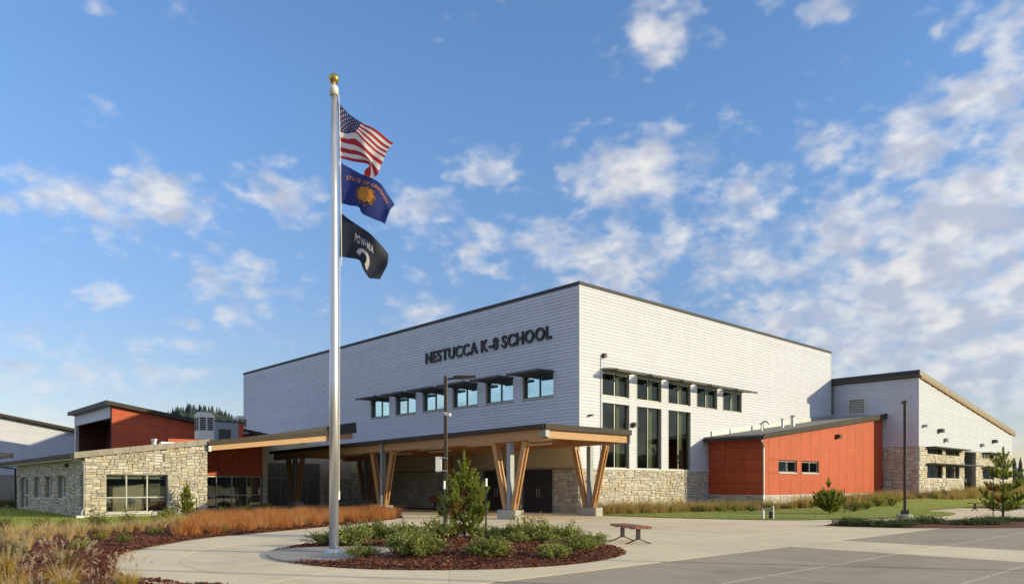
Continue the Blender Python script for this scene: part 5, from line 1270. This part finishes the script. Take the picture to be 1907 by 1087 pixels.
# ------------------------------------------------------------------ far surroundings: wooded hill, tree line
def conifers(name, spots, label, hr, seed):
    r = np.random.default_rng(seed); V, F, MI = [], [], []
    for x, y, z in spots:
        h = r.uniform(*hr); w = h*r.uniform(.16, .24); m = int(r.random() < .4); ph = r.uniform(0, 6)
        for l in range(5):
            z0 = z+h*(.08+.17*l); z1 = z+h*min(1., .08+.17*l+.34); rr = w*(1-l*.17); b = len(V)
            for k in range(7):
                a = ph+l+k*math.tau/7; q = rr*r.uniform(.7, 1.15); V.append((x+q*math.cos(a), y+q*math.sin(a), z0+r.uniform(-.03, .02)*h))
            V.append((x, y, z1))
            for k in range(7): F.append((b+k, b+(k+1) % 7, b+7)); MI.append(m)
    o = link(name, npmesh(name, V, F, ['conifer_a', 'conifer_b'], MI)); tag(o, label, None, None, 'stuff')
def cam_at(px, D): return CAM+FW*D+RT*((px-CX)/FOC*D)
hc = cam_at(372, 520); HR = Vector((0, 0, 0))
V, F = [(hc.x, hc.y, 54)], []
NRh, NAh = 10, 40
def hillz(f, a): return 54*max(0, math.cos(min(1, f)*math.pi/2))**1.2+(2*math.sin(a*5)+1.5*math.sin(a*3+f*7))*f*(1-f)*3 - 1.*f
for i in range(1, NRh+1):
    for k in range(NAh):
        a = math.tau*k/NAh; f = i/NRh; V.append((hc.x+75*f*math.cos(a), hc.y+75*f*math.sin(a), hillz(f, a)))
F = [(0, 1+k, 1+(k+1) % NAh) for k in range(NAh)]+[(1+i*NAh+k, 1+(i+1)*NAh+k, 1+(i+1)*NAh+(k+1) % NAh, 1+i*NAh+(k+1) % NAh) for i in range(NRh-1) for k in range(NAh)]
me = bpy.data.meshes.new('hill'); me.from_pydata(V, [], F); me.materials.append(M['hill']); tag(link('hill', me), kind='structure')
sp = []
for _ in range(1300):
    f = math.sqrt(rnd.random())*.95; a = rnd.uniform(0, math.tau); sp.append((hc.x+75*f*math.cos(a), hc.y+75*f*math.sin(a), hillz(f, a)-1))
conifers('forest', sp, 'dark conifer wood covering the distant hill', (3.5, 7), 1)
sp = []
for _ in range(700):
    a = rnd.uniform(0, math.tau); r_ = rnd.uniform(240, 420); x, y = CAM.x+r_*math.cos(a), CAM.y+r_*math.sin(a)
    d = Vector((x, y, 0))-CAM; D_ = d.dot(FW); px = CX+FOC*d.dot(RT)/D_ if D_ > 0 else 1e9
    if D_ > 0 and px < 1700: continue
    sp.append((x, y, -.5))
conifers('forest', sp, 'dark tree line along the horizon beyond the school grounds', (7, 14), 2)

rid = []; F = []; NA2 = 90  # unseen ridge, added to darken the low sky mirrored in the windows
a_lo, a_hi = math.atan2(FW.y, FW.x)-math.radians(38), math.atan2(FW.y, FW.x)-math.radians(300)
for i in range(NA2+1):
    a = a_lo+(a_hi-a_lo)*i/NA2; e = min(1, i/9, (NA2-i)/9); h = e*(42+12*math.sin(i*.37)+7*math.sin(i*1.1+1)+3*math.sin(i*2.7))
    for r_, f in ((520, 0), (560, .55), (620, 1), (720, .8), (820, 0)): rid.append((CAM.x+r_*math.cos(a), CAM.y+r_*math.sin(a), -1+h*f))
for i in range(NA2):
    for k in range(4): F.append((i*5+k, (i+1)*5+k, (i+1)*5+k+1, i*5+k+1))
o = link('hill', npmesh('hill', rid, F, 'hill', smooth=True)); tag(o, kind='structure')
